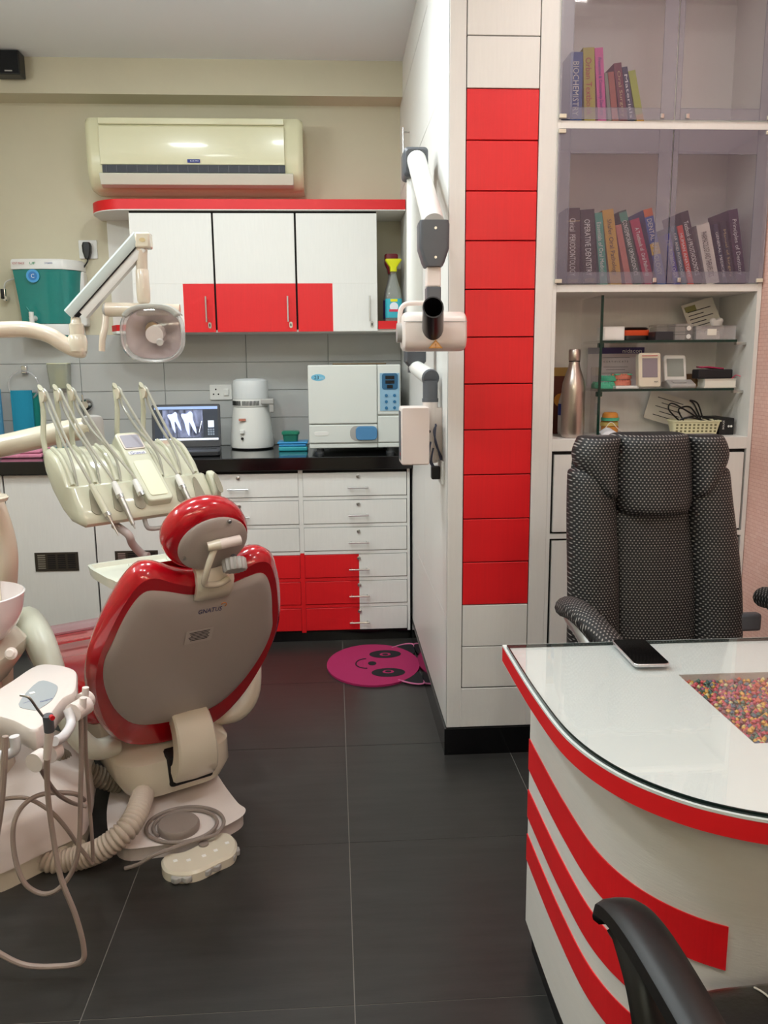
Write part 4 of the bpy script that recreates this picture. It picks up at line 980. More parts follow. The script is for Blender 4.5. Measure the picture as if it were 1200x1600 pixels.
pg = thing('plug_cord', 'black three-pin plug with its cord running down to the purifier', 'plug', ((-1.27, 4.57, 1.965)[0], 4.57, (-1.273, 4.57, 1.917)[2]))
p_ = (-1.271, 4.575, 1.972)
obj('plug', G().loft([[V(p_[0]+x, 4.591-y, z) for x, y in rrect(w_, .035, .008, 3, 0, .018)] for w_, z in ((.02, p_[2]-.055), (.042, p_[2]-.02), (.046, p_[2]+.012), (.034, p_[2]+.03))]), black, pg, bevel=.003)
obj('cord', G().tube(cr([(p_[0], 4.573, p_[2]-.055), (-1.274, 4.57, 1.901), (-1.307, 4.57, 1.856), (-1.317, 4.585, 1.831)], 6), .004, 8), black, pg)
# ------------------------------------------------------------------ towel ring, towel, soap dispenser, tap
tr_ = thing('towel_ring', 'clear plastic towel ring on the tiled wall below the purifier', 'towel ring', ((-1.638, 4.56, 1.35)[0], 4.56, 1.3))
c_ = (-1.642, 4.57, 1.35); r_ = .078
obj('mount', G().box((c_[0], 4.576, c_[2]), (.03, .026, .045)), chrome, tr_, bevel=.005)
obj('ring', G().tube([(c_[0]-.005+r_*math.sin(t), 4.555, c_[2]-.005-r_+r_*math.cos(t)) for t in [2*pi*k/28 for k in range(29)]], .006, 8), clear_pl, tr_)
tw_ = thing('hand_towel', 'turquoise hand towel draped through the towel ring', 'towel', ((-1.655, 4.55, 1.141)[0], 4.55, 1.0))
tur = mat('turquoise_terry', '2592b4', .95, bump=.5, bscale=250); gre = mat('green_terry', '147a72', .95, bump=.5, bscale=250)
def towel(x0, x1, z0, z1, y, m):
    rings = []
    for k in range(9):
        x = x0+(x1-x0)*k/8; yy = y-.004*math.sin(k*.8)
        rings.append([V(x, yy, z) for z in (z0, z0+.03, (z0+z1)/2, z1-.03, z1)]+[V(x, yy+.012, z) for z in (z1, z1-.03, (z0+z1)/2, z0+.03, z0)])
    return obj('fold', G().loft(rings), m, tw_)
towel((-1.712, 4.54, 1.142)[0], (-1.602, 4.54, 1.141)[0], (-1.665, 4.54, 1.026)[2], (-1.646, 4.54, 1.243)[2], 4.535, tur)
towel((-1.612, 4.56, 1.14)[0], (-1.575, 4.56, 1.139)[0], (-1.605, 4.56, 1.023)[2], (-1.588, 4.56, 1.228)[2], 4.56, gre)
tag(obj('blue_cloth', G().loft([[V(-1.66+.012*k, 4.53-.006*math.sin(k*2), z) for z in (1.0, 1.1, 1.25)]+[V(-1.66+.012*k, 4.545-.006*math.sin(k*2), z) for z in (1.25, 1.1, 1.0)] for k in range(5)]).xf(Matrix.Translation(((-1.778, 4.53, 1.143)[0]+1.628, 0, 0))), mat('sky_blue_cloth', '5aa0c8', .9)), 'pale blue cloth hanging at the left of the turquoise towel', 'cloth')
sd = thing('soap_dispenser', 'translucent box soap dispenser fixed to the tiles above the unit', 'soap dispenser', ((-1.458, 4.55, 1.308)[0], 4.55, 1.2))
sx0, sx1 = (-1.511, 4.53, 1.309)[0], (-1.399, 4.53, 1.308)[0]; sz0, sz1 = (-1.456, 4.53, 1.251)[2], (-1.446, 4.53, 1.378)[2]
obj('case', G().loft([[V(x, 4.589-y, z) for x, y in rrect((sx1-sx0)*k, .07*k, .01, 3, (sx0+sx1)/2, .035*k)] for z, k in ((sz0, .86), (sz1-.01, 1), (sz1, .97))]), clear_mat('smoky_clear', 'b9bca8', .55, .1, .1), sd)
obj('soap_bag', G().loft([[V((sx0+sx1)/2+x, 4.58-y, z) for x, y in rrect(.05*k, .03*k, .008, 3, 0, .02)] for z, k in ((sz0+.005, .9), (sz0+.06, 1), (sz1-.025, .9))]), mat('soap_yellow', 'b6b27c', .5), sd)
obj('lid', G().loft([[V(x, 4.5892-y, z) for x, y in rrect((sx1-sx0)*k, .072*k, .01, 3, (sx0+sx1)/2, .036*k)] for z, k in ((sz1, 1), (sz1+.006, .98))]), mat('lid_cream', 'c9c8a8', .3), sd)
fc = thing('wall_tap', 'chrome round tap handle on the tiles behind the instrument arms', 'tap', ((-1.332, 4.55, 1.161)[0], 4.55, (-1.332, 4.55, 1.161)[2]))
f_ = (-1.332, 4.55, 1.161)
obj('flange', G().lathe([(.035, 0), (.034, .006), (.018, .02)], (f_[0], 4.589, f_[2]), 20, Matrix.Rotation(pi/2, 3, 'X')), chrome, fc)
obj('knob', G().lathe([(.014, .018), (.028, .03), (.03, .04), (.02, .05)], (f_[0], 4.589, f_[2]), 20, Matrix.Rotation(pi/2, 3, 'X')), chrome, fc)
obj('lever', G().cyl((f_[0]-.005, 4.545, f_[2]), (f_[0]-.01, 4.545, f_[2]+.055), .006), chrome, fc)
# ================================================================== on the counter
CT = .9305
pkb = thing('folded_towels', 'pink and teal folded towels lying on the counter end', 'towel', (-1.5, 4.2, CT))
for k, (h_, x0, x1) in enumerate((('d98aa5', -1.62, -1.42), ('1f7f86', -1.40, -1.18))):
    obj('fold', G().bb(x0, x1, 4.08, 4.26, CT, CT+.02).bb(x0+.004, x1-.006, 4.085, 4.25, CT+.021, CT+.038), mat('terry_'+h_, h_, .95, bump=.5, bscale=200), pkb, smooth=False, bevel=.008, seg=3)
# laptop
lp = thing('laptop', 'open laptop showing a dental x-ray on the black counter', 'laptop', (-.78, 4.2, CT))
lx0, lx1 = (-0.923, 4.28, 0.984)[0], (-0.58, 4.28, 0.979)[0]; lc = (lx0+lx1)/2; lw_ = lx1-lx0
Ml = frame((lc, 4.265, CT), (1, .1, 0), (-.1, 1, 0))
obj('base', G().prism(rrect(lw_, .235, .012), .002, .024, Ml @ Matrix.Translation((0, -.118, 0))), mat('laptop_body', '2c2d31', .4), lp, bevel=.003)
obj('keyboard', G().bb(-lw_*.44, lw_*.44, -.12, -.02, .0242, .0256).xf(Ml), black, lp, smooth=False)
zt2 = (-0.757, 4.31, 1.166)[2]
sh_ = math.hypot(zt2-CT-.02, .045)
Ms = frame(Ml @ V(0, .0, .024), Ml.to_3x3() @ V(1, 0, 0), Ml.to_3x3() @ V(0, .2, 1))
scr = obj('screen_lid', G().prism(rrect(lw_, sh_, .01, 4, 0, sh_/2), -.012, 0, Ms), mat('laptop_bezel', '3a3b40', .35), lp, bevel=.002)
xr = bpy.data.materials.new('xray_screen'); xr.use_nodes = True; nt = xr.node_tree; N = nt.nodes.new; L = nt.links.new; b = nt.nodes['Principled BSDF']
tc = N('ShaderNodeTexCoord'); mp = N('ShaderNodeMapping'); mp.inputs['Scale'].default_value = (26, 26, 9); mp.inputs['Rotation'].default_value = (0, .5, 0); L(tc.outputs['Object'], mp.inputs[0])
n1 = N('ShaderNodeTexNoise'); n1.inputs['Scale'].default_value = 1.0; n1.inputs['Detail'].default_value = 5; n1.inputs['Distortion'].default_value = .6; L(mp.outputs[0], n1.inputs[0])
rp = N('ShaderNodeValToRGB'); rp.color_ramp.elements[0].position = .38; rp.color_ramp.elements[1].position = .66; rp.color_ramp.elements[0].color = (*lin('26304f'), 1); rp.color_ramp.elements[1].color = (*lin('b4c0ef'), 1)
L(n1.outputs[0], rp.inputs[0]); b.inputs['Base Color'].default_value = (.02, .02, .02, 1); L(rp.outputs[0], b.inputs['Emission Color']); b.inputs['Emission Strength'].default_value = .75; b.inputs['Roughness'].default_value = .3
def lit(nm, hx, s): return mat(nm, hx, .4, emit=s)
x_l, x_r = -lw_*.46, lw_*.46
dsp = obj('display', G().bb(x_l, x_r, .035, sh_-.012, 0, .001).xf(Ms), lit('display_dark', '232a36', .6), scr, smooth=False)
obj('title_bar', G().bb(x_l, x_r, sh_-.026, sh_-.012, .001, .0016).xf(Ms), lit('display_bar', '8fa6cf', .8), dsp, smooth=False)
obj('xray_image', G().bb(x_l+.04, x_r-.075, .05, sh_-.03, .001, .0016).xf(Ms), xr, dsp, smooth=False)
tooth = lit('tooth_white', 'c3ccf2', .95)
def toothshape(cx, cz, s, lean):
    o = c2([(-.028, .03), (-.022, .042), (0, .036), (.022, .043), (.03, .028), (.024, 0), (.026, -.045), (.02, -.075), (.011, -.05), (.002, -.01), (-.008, -.05), (-.018, -.078), (-.024, -.04), (-.022, 0)], 4)
    q = [((x*math.cos(lean)-y*math.sin(lean))*s+cx, (x*math.sin(lean)+y*math.cos(lean))*s+cz) for x, y in o]
    obj('tooth_image', G().prism(q, .0017, .0021, Ms), tooth, dsp, smooth=False)
toothshape(.01, sh_*.62, 1.0, .25); toothshape(-.062, sh_*.64, .85, .3)
obj('probe_image', G().bb(-.0015, .0015, 0, .06, .0022, .0026).xf(Ms @ Matrix.Translation((.062, .075, 0)) @ Matrix.Rotation(-.25, 4, 'Z')), lit('probe_white', 'f2f5ff', 1.2), dsp, smooth=False)
obj('thumbnail', G().bb(x_r-.05, x_r-.02, .1, .135, .001, .0016).xf(Ms), lit('thumb_white', 'cfd9ea', 1), dsp, smooth=False)
for r in range(3):
    for c in range(3): obj('icon', G().bb(x_r-.052+c*.012, x_r-.043+c*.012, .06+r*.012, .069+r*.012, .001, .0016).xf(Ms), lit('icon_grey', '6f7a88', .8), dsp, smooth=False)
obj('task_bar', G().bb(x_l, x_r, .035, .045, .001, .0016).xf(Ms), lit('task_white', 'e6ecfa', 1.1), dsp, smooth=False)
# water distiller
wd = thing('water_distiller', 'white countertop water distiller with vented top and side spout', 'water distiller', ((-0.427, 4.38, 0.934)[0], 4.4, CT))
cx, cy = (-0.436, 4.4, 0.932)[0], 4.42
dz = (-0.423, 4.4, 1.294)[2]-CT
obj('foot', G().lathe([(.108, 0), (.112, .008)], (cx, cy, CT), 32), black, wd)
obj('body', G().lathe([(.113, .008), (.115, .02), (.112, .06), (.1, dz*.45), (.092, dz*.6)], (cx, cy, CT), 36), offw, wd)
obj('vent_band', G().lathe([(.091, dz*.605), (.094, dz*.62), (.094, dz*.7), (.092, dz*.715)], (cx, cy, CT), 36), offw, wd)
for k in range(26):
    a = -pi*.93+k*.075
    if .45 < (k/26) < .5: continue
    obj('vent_slot', G().box((cx+.0945*math.cos(a), cy+.0945*math.sin(a), CT+dz*.66), (.003, .0035, dz*.065), Matrix.Rotation(a, 3, 'Z')), black, wd, smooth=False)
obj('cap', G().lathe([(.092, dz*.718), (.0925, dz*.92), (.088, dz*.975), (.07, dz), (.03, dz+.002)], (cx, cy, CT), 36), mat('cap_white', 'd9dcdc', .3), wd)
spx = cx+.085
obj('spout', G().bb(spx-.03, spx+.04, cy-.075, cy-.03, CT+dz*.64, CT+dz*.72).bb(spx+.015, spx+.04, cy-.07, cy-.035, CT+dz*.52, CT+dz*.65), lgrey, wd, smooth=False, bevel=.006)
obj('switch', G().bb(cx-.052, cx-.028, cy-.118, cy-.1, CT+.085, CT+.105), offw, wd, smooth=False, bevel=.003)
obj('fuse_cap', G().cyl((cx-.04, cy-.1, CT+.06), (cx-.04, cy-.116, CT+.06), .007, n=12), black, wd)
obj('red_label', G().bb(cx-.055, cx-.02, cy-.108, cy-.1, CT+.15, CT+.162), mat('label_red', 'b8705c', .6), wd, smooth=False)
# stacked boxes
tag(obj('flat_box', G().bb(*sorted(((-0.285, 4.25, 0.929)[0], (-0.138, 4.25, 0.926)[0])), 4.22, 4.36, CT, CT+.022), mat('teal_box', '2b9aa5', .35), smooth=False, bevel=.006), 'flat teal plastic box at the bottom of the small stack', 'box')
b_ = thing('flat_box', 'flat sky blue lidded box on the flat teal box', 'box', ((-0.212, 4.25, 0.96)[0], 4.29, CT+.0225))
obj('tub', G().bb((-0.284, 4.25, 0.961)[0], (-0.144, 4.25, 0.959)[0], 4.225, 4.355, CT+.0225, CT+.036), mat('sky_box', '2f8fca', .35), b_, smooth=False, bevel=.005)
obj('lid', G().bb((-0.291, 4.25, 0.962)[0], (-0.137, 4.25, 0.959)[0], 4.222, 4.358, CT+.0365, CT+.046), mat('sky_box', '2f8fca', .35), b_, smooth=False, bevel=.004)
b_ = thing('lidded_pot', 'small dark green lidded container on top of the blue box', 'container', ((-0.222, 4.27, 1.008)[0], 4.29, CT+.0465))
gx = (-0.225, 4.28, 1.007)[0]
obj('pot', G().loft([[V(gx+x, 4.29+y, z) for x, y in rrect(.08*k, .075*k, .012)] for z, k in ((CT+.0465, .9), (CT+.082, 1))]), mat('green_pot', '1d6b57', .35), b_)
obj('lid', G().loft([[V(gx+x, 4.29+y, z) for x, y in rrect(.09*k, .085*k, .014)] for z, k in ((CT+.0825, 1), (CT+.094, 1), (CT+.098, .9))]), mat('green_lid', '1f7a60', .35), b_)
# autoclave
au = thing('autoclave', 'boxy white steriliser with blue handle and control strip', 'autoclave', ((0.096, 4.1, 0.939)[0], 4.25, CT))
x0, x1 = (-0.123, 4.06, 1.149)[0], (0.327, 4.06, 1.144)[0]; zt3, zb3 = (0.101, 4.06, 1.362)[2], CT+.028
AY0, AY1 = 4.065, 4.5
aum = mat('autoclave_white', 'd9dbd5', .3)
obj('housing', G().bb(x0+.004, x1-.004, AY0+.012, AY1, zb3, zt3-.002), aum, au, smooth=False, bevel=.012, seg=3)
dx1 = (0.214, 4.06, 1.145)[0]; dz0 = (0.097, 4.06, 1.078)[2]; bz0 = (0.095, 4.06, 0.984)[2]
obj('door', G().bb(x0, dx1-.002, AY0-.008, AY0+.02, dz0, zt3), aum, au, smooth=False, bevel=.006, seg=3)
ls = obj('lower_panel', G().bb(x0, dx1-.002, AY0-.006, AY0+.02, bz0, dz0-.004), aum, au, smooth=False, bevel=.005)
obj('base_panel', G().bb(x0, dx1-.002, AY0, AY0+.02, zb3, bz0-.003), aum, au, smooth=False, bevel=.004)
obj('side_column', G().bb(dx1, x1, AY0-.004, AY0+.02, (0.245, 4.06, 1.12)[2], zt3), aum, au, smooth=False, bevel=.005)
obj('side_column', G().bb(dx1, x1, AY0-.004, AY0+.02, bz0, (0.245, 4.06, 1.114)[2]), aum, au, smooth=False, bevel=.005)
obj('side_column', G().bb(dx1, x1, AY0-.002, AY0+.02, zb3, bz0-.003), aum, au, smooth=False, bevel=.005)
hx0, hx1 = (0.105, 4.05, 1.029)[0], dx1-.004; hz0, hz1 = (0.149, 4.05, 0.997)[2], (0.15, 4.05, 1.065)[2]
obj('handle_recess', G().prism(rrect(hx1-hx0+.03, hz1-hz0+.004, .03, 6), 0, .003, facing(((hx0+hx1)/2-.013, AY0-.005, (hz0+hz1)/2))), lgrey, ls)
obj('door_handle', G().prism(rrect(hx1-hx0, hz1-hz0, .02, 6), .002, .012, facing(((hx0+hx1)/2, AY0-.006, (hz0+hz1)/2))), mat('handle_blue', '4f86b4', .35), ls, bevel=.003)
obj('name_slot', G().prism(rrect(.07, .02, .01, 5), 0, .003, facing((x0+.06, AY0-.005, (hz0+hz1)/2))), offw, ls, bevel=.002)
cp = obj('control_panel', G().bb(dx1+.012, x1-.006, AY0-.007, AY0-.003, (0.244, 4.05, 1.139)[2], (0.246, 4.05, 1.321)[2]), mat('panel_blue', '8fb4cb', .35), au, smooth=False)
px0, px1 = dx1+.022, x1-.014
obj('display_bezel', G().prism(rrect(px1-px0, .078, .012, 4), 0, .002, facing(((px0+px1)/2, AY0-.007, (0.246, 4.05, 1.281)[2]))), mat('bezel_blue', '2c5f83', .35), cp)
for k in range(3):
    zz = (0.246, 4.05, 1.3)[2]-.022*k
    obj('readout', G().bb((px0+px1)/2-(.022 if k < 2 else .014), (px0+px1)/2+(.022 if k < 2 else .014), AY0-.0105, AY0-.009, zz-.008, zz+.008), black, cp, smooth=False)
for c in range(2):
    for r in range(3):
        obj('button', G().lathe([(.0075, 0), (.0075, .003)], ((px0+px1)/2+(-.018, .022)[c], AY0-.007, (0.245, 4.05, 1.213)[2]-.03*r), 12, Matrix.Rotation(pi/2, 3, 'X')), mat('button_blue', '2f6f9a', .35), cp)
lg_ = (-0.073, 4.05, 1.303)
bdg = obj('badge', G().prism([(.034*math.cos(2*pi*k/28), .016*math.sin(2*pi*k/28)) for k in range(28)], 0, .001, facing((lg_[0], AY0-.0081, lg_[2]))), mat('badge_blue', '6fb3cf', .4), au)
text('23', facing((lg_[0]-.008, AY0-.0092, lg_[2])), .022, ink, bdg, .016); text('Litres', facing((lg_[0]+.016, AY0-.0092, lg_[2]-.002)), .02, ink_w, bdg, .006)
for fx in (x0+.05, x1-.05):
    for fy in (AY0+.04, AY1-.05): obj('foot', G().lathe([(.022, 0), (.022, .008), (.016, .0085), (.016, .03)], (fx, fy, CT), 16), greyp, au)
tag(obj('tray_on_steriliser', G().bb(x0+.12, x1-.06, 4.2, 4.42, zt3+.0, zt3+.008), mat('dull_bronze', '6b5a44', .4, .6), smooth=False, bevel=.002), 'flat brown metal tray lying on top of the steriliser', 'tray')
# cleaning bottles in the niche
nz = UZ0+.0475
def spray(nm, label, c, y, hx, capc, bodym, lblm, lbl2=None, kind=0):
    t = thing('spray_bottle', label, 'bottle', (c, y, nz))
    obj('body', G().loft([[V(c+x, y+yy, nz+z) for x, yy in rrect(.085*k, .055*k, .02*k, 4)] for z, k in ((.0, .94), (.006, 1), (.12, 1), (.16, .85), (.2, .55), (.235, .34), (.25, .34))]), bodym, t)
    obj('label_wrap', G().loft([[V(c+x, y+yy, nz+z) for x, yy in rrect(.087, .057, .021, 4)] for z in (.02, .115)], False, False), lblm, t)
    if lbl2: obj('label_motif', G().lathe([(.022, 0), (.022, .001)], (c, y-.0288, nz+.075), 20, Matrix.Rotation(pi/2, 3, 'X')), lbl2, t); obj('label_cap', G().bb(c-.018, c+.018, y-.0297, y-.0285, nz+.1, nz+.113), mat('motif_yellow', 'e6dc1e', .4), t, smooth=False); obj('label_stripe', G().bb(c-.025, c+.025, y-.0305, y-.029, nz+.05, nz+.062), mat('motif_red', 'd2405a', .4), t, smooth=False)
    return t
yel = mat('bright_yellow', 'dede12', .35)
sbx = (0.317, 4.36, 1.619)[0]
t = spray('spray_bottle', 'clear spray bottle with yellow trigger and cyan label in the open niche', sbx, 4.36, '', None, clear_mat('bottle_clear', 'c9d0c4', .25, .05, .12), mat('label_cyan', '39b2c4', .4), mat('motif_white', 'e6ecf2', .4))
obj('trigger_head', G().loft([[V(sbx+x, 4.36+yy, nz+z) for x, yy in rrect(w_, .045, .01, 3)] for z, w_ in ((.25, .034), (.272, .036), (.295, .07), (.305, .085), (.312, .08))]), yel, t)
sb2 = (0.294, 4.46, 1.625)[0]
t = spray('spray_bottle', 'spray bottle with dark red cap and purple label behind the yellow one', sb2+.02, 4.47, '', None, clear_mat('bottle_mauve', '9a8f9c', .4, .08, .1), mat('label_purple', '45226e', .4))
obj('trigger_head', G().loft([[V(sb2+.02+x, 4.47+yy, nz+z) for x, yy in rrect(w_, .05, .012, 3)] for z, w_ in ((.25, .036), (.27, .04), (.3, .07), (.345, .07), (.35, .06))]), mat('dark_red_cap', '7c1222', .35), t)

# ================================================================== x-ray unit on the partition
xu = thing('dental_xray_unit', 'wall-mounted dental x-ray arm with white tube head and black cone', 'x-ray machine', (.33, 2.9, 1.0))
Yp = 2.88
pA, pB = (0.35, 2.88, 1.235), (0.351, 2.88, 1.024)
wp_ = obj('wall_post', G().cyl((.335, Yp, pB[2]), (.335, Yp, pA[2]), .027, n=24).bb(.345, XP-.0006, Yp-.02, Yp+.02, pB[2]+.01, pA[2]-.02), pinkw, xu)
obj('post_hole', G().cyl((.328, Yp-.0275, pB[2]+.11), (.328, Yp-.0262, pB[2]+.11), .006, n=12), black, wp_)
obj('post_cap', G().cyl((.335, Yp, pA[2]+.0), (.335, Yp, pA[2]+.012), .0285, n=24), greyp, wp_)
e0 = V(.335, Yp-.0, (0.352, 2.88, 1.318)[2]); e1 = V((0.298, 3.05, 1.355))
a1 = obj('extension_arm', G().cyl(e0+(e0-e1).normalized()*.0, e1, .030, .026, 24), offw, xu)
obj('arm_cap', G().cyl(e0, e0+(e0-e1).normalized()*.012, .031, .029, 24), greyp, a1)
obj('arm_neck', G().cyl((.335, Yp, pA[2]+.012), (.335, Yp, e0.z-.01), .026, n=20), greyp, a1)
jz0, jz1 = (0.302, 3.05, 1.344)[2], (0.303, 3.05, 1.412)[2]
j = V(e1.x, 3.05, 0)
obj('lower_joint', G().loft([[V(j.x+x, 3.05+y, z) for x, y in rrect(w_, w_*.9, .012, 3)] for w_, z in ((.05, jz0-.01), (.05, jz0+.012), (.078, jz0+.03), (.078, jz1+.05))]), greyp, xu)
t0 = V((0.299, 3.05, 2.051)); 
obj('rising_arm', G().cyl((j.x, 3.05, jz1+.03), (t0.x+.0, 3.05, t0.z-.02), .03, .028, 20), offw, xu)
obj('top_elbow', G().loft([[V(x, 3.05+y, z) for x, z in rrect(w_, w_*1.15, .014, 4, t0.x, t0.z)] for w_, y in ((.07, -.055), (.085, -.045), (.085, .045), (.07, .055))]), greyp, xu)
f0, f1 = V((0.301, 3, 2.056)), V((0.308, 2.56, 1.776))
obj('forearm', G().cyl(f0, f1, .033, .033, 24), offw, xu)
k0 = V((0.302, 2.52, 1.716))
obj('front_elbow', G().loft([[V(k0.x+x, 2.53+y, z) for x, y in rrect(w_, .08, .012, 4)] for w_, z in ((.05, (0.299, 2.5, 1.648)[2]), (.062, (0.299, 2.5, 1.659)[2]), (.088, (0.299, 2.5, 1.698)[2]), (.09, (0.299, 2.5, 1.766)[2]), (.084, (0.299, 2.5, 1.777)[2]))]), greyp, xu)
for yy in (356, 402): q = V((0.303, 2.488, 1.754)); obj('screw', G().cyl((k0.x+.003, 2.4905, V((0.303, 2.488, 1.754)).z if yy == 356 else V((0.304, 2.488, 1.672)).z), (k0.x+.003, 2.487, V((0.303, 2.488, 1.754)).z if yy == 356 else V((0.304, 2.488, 1.672)).z), .004, n=10), steel, xu)
obj('neck', G().bb(k0.x-.021, k0.x+.021, 2.505, 2.555, (0.3, 2.5, 1.59)[2], (0.299, 2.5, 1.648)[2]), pinkw, xu, smooth=False, bevel=.004)
obj('neck_collar', G().bb(k0.x-.021, k0.x+.021, 2.5, 2.56, (0.3, 2.5, 1.512)[2], (0.3, 2.5, 1.59)[2]), greyp, xu, smooth=False, bevel=.003)
hc = V((0.298, 2.45, 1.459)); hx0, hx1 = (0.204, 2.45, 1.459)[0], (0.39, 2.45, 1.458)[0]
hzt, hzb = (0.297, 2.45, 1.515)[2], (0.298, 2.45, 1.402)[2]
rings = []
for x, k in ((hx0, .8), (hx0+.006, .95), (hx0+.016, 1), (hx1-.016, 1), (hx1-.006, .95), (hx1, .8)):
    rings.append([V(x, 2.49+yy*k, (hzt+hzb)/2+zz*k) for yy, zz in rrect(.14, hzt-hzb, .035, 5)])
hd = obj('tube_head', G().loft(rings), pinkw, xu)
obj('seam', G().bb(hx0+.001, hx1-.001, 2.4188, 2.42, hzt-.03, hzt-.0285), lgrey, hd, smooth=False)
ca, cb_ = V((0.29, 2.43, 1.463)), V((0.279, 2.33, 1.52))
obj('cone', G().loft([[ca+(cb_-ca)*s_+V(math.cos(t)*rr, math.sin(t)*rr*.25, math.sin(t)*rr) for t in [2*pi*k/28 for k in range(28)]] for s_, rr in ((0, .031), (.9, .030), (1, .0295), (1, .0262), (.2, .025), (.19, .0))], False, False), mat('cone_black', '121113', .3, coat=.3), hd)
wt = V((0.297, 2.418, 1.418)); 
tri = [(-.021, -.008), (.021, -.008), (0, .016)]; tri2 = [(-.0155, -.0055), (.0155, -.0055), (0, .012)]
wl = obj('warning_label', G().prism(tri, 0, .0006, facing((wt.x, 2.4195, wt.z))), mat('warning_amber', 'c98a2c', .5), hd, smooth=False)
obj('warning_border', G().prism(tri2, .0006, .001, facing((wt.x, 2.4195, wt.z))), mat('warning_pale', 'd9a878', .5), wl, smooth=False); text('!', facing((wt.x, 2.4183, wt.z)), .003, mat('amber_ink', 'a86a1c', .5), wl, .01)
hp = [V((0.296, 2.5, 1.542)), V((0.229, 2.5, 1.542)), V((0.207, 2.5, 1.531)), V((0.201, 2.5, 1.509)), V((0.2, 2.5, 1.467))]
obj('handle', G().tube(cr(hp, 5), .0075, 10), pinkw, hd)
q0 = V((0.2, 2.5, 1.457)); obj('side_pivot', G().cyl((hx0-.014, 2.49, (hzt+hzb)/2-.002), (hx0+.004, 2.49, (hzt+hzb)/2-.002), .028, n=24), lgrey, hd)
obj('yoke', G().bb(k0.x-.02, k0.x+.02, 2.49, 2.56, hzt-.02, (0.3, 2.5, 1.516)[2]+.004), greyp, hd, smooth=False)
# control box on the partition
cbx = thing('xray_control_box', 'white wall box of the x-ray unit with trailing grey cables', 'control box', (.3, 2.8, 1.05))
X0, X1 = (0.224, 2.76, 1.131)[0], (0.319, 2.76, 1.13)[0]; z0, z1 = (0.273, 2.76, 1.029)[2], (0.274, 2.76, 1.224)[2]
obj('case', G().prism(rrect(X1-X0, z1-z0, .008, 4), -.1, 0, facing(((X0+X1)/2, 2.76, (z0+z1)/2))), pinkw, cbx, bevel=.004)
obj('side_panel', G().bb(X0-.0012, X0, 2.775, 2.85, z0+.015, z1-.015), greyp, cbx, smooth=False); obj('indicator', G().bb(X0-.002, X0-.0012, 2.785, 2.795, z0+.03, z0+.04), red_p, cbx, smooth=False)
obj('mount_arm', G().bb(X1, .3075, 2.84, 2.86, (z0+z1)/2-.04, (z0+z1)/2+.06), pinkw, cbx, smooth=False)
blu = mat('grey_blue_cable', '4d5063', .5)
for pts in ([(0.35, 2.84, 1.162), (0.348, 2.84, 1.1), (0.373, 2.86, 1.042), (0.379, 2.87, 0.995)], [(0.351, 2.83, 1.158), (0.342, 2.83, 1.134), (0.357, 2.84, 1.078), (0.377, 2.87, 1.011)], [(0.331, 2.83, 1.101), (0.325, 2.83, 1.046), (0.341, 2.84, 1.011), (0.364, 2.86, 0.997)], [(0.343, 2.85, 1.077), (0.335, 2.84, 1.034), (0.352, 2.85, 1.003), (0.371, 2.86, 0.99)]):
    obj('cable', G().tube(cr(pts, 6), .0032, 8), blu, cbx)
sk_ = thing('wall_socket', 'white socket with a black plug on the partition below the x-ray post', 'socket', (XP, 2.84, .95))
q = (0.37, 2.87, 0.989)
obj('plate', G().bb(XP-.01, XP, 2.8, 2.9, q[2]-.035, q[2]+.045), offw, sk_, smooth=False, bevel=.003); obj('plug', G().bb(XP-.04, XP-.01, 2.83, 2.865, q[2]-.02, q[2]+.025), black, sk_, smooth=False, bevel=.004)

# ================================================================== dental chair (local axes: x right of the patient's back, y towards the feet)
DCX, DCY, DCR = -.526, 2.45, 31
dcn = thing('dental_chair', 'red vinyl dental chair with grey back shell and round headrest', 'dental chair', (DCX, DCY, 0), DCR)
LM = WM[dcn.name]
def lobj(nm, g, m, parent=dcn, **k): return obj(nm, g.xf(LM), m, parent, **k)
s30, c30 = .5, .866
def B(u, s, w_): return V(u, -s30*s+c30*w_, .229+c30*s+s30*w_)
def sym(half): return c2(half + [(-u, s) for u, s in half[::-1] if u > 1e-6], 5)
cush = sym([(0, -.025), (.14, .012), (.222, .115), (.272, .27), (.285, .4), (.27, .51), (.236, .63), (.195, .71), (.14, .728), (.065, .69), (0, .672)])
plate = sym([(0, .098), (.12, .122), (.19, .205), (.234, .32), (.246, .42), (.23, .5), (.203, .6), (.168, .662), (.12, .658), (.05, .63), (0, .62)])
def ringS(poly, k, w_): return [B(u*k, .38+(s-.38)*k, w_) for u, s in poly]
def ringB(poly, d, w_): return [B(u, s, w_) for u, s in offset(poly, d)]
bk_ = lobj('backrest_cushion', G().loft([ringB(cush, .045, -.012), ringB(cush, .02, -.012), ringB(cush, .006, .002), ringB(cush, 0, .025), ringB(cush, .01, .05), ringB(cush, .03, .073), ringB(cush, .06, .085)]), redv)
shl = lobj('back_shell', G().loft([ringB(plate, 0, .0), ringB(plate, -.002, -.014), ringS(plate, .98, -.02), ringS(plate, .9, -.026), ringS(plate, .7, -.031), ringS(plate, .4, -.035), ringS(plate, .1, -.036)]), shell_m)
def Bf(u, s, w_=-.032): return LM @ frame(B(u, s, w_), (1, 0, 0), B(0, 1, 0)-B(0, 0, 0))
text('GNATUS', Bf(.02, .575, -.0312), .068, mat('logo_navy', '1c1f6e', .4), shl, .017)
obj('logo_mark', G().tube([Bf(.058, .586, -.0305) @ V(.008*math.cos(t), .008*math.sin(t), 0) for t in [-1+pi*1.2*k/10 for k in range(11)]], .0012, 6), mat('logo_orange', 'd07a2c', .4), shl)
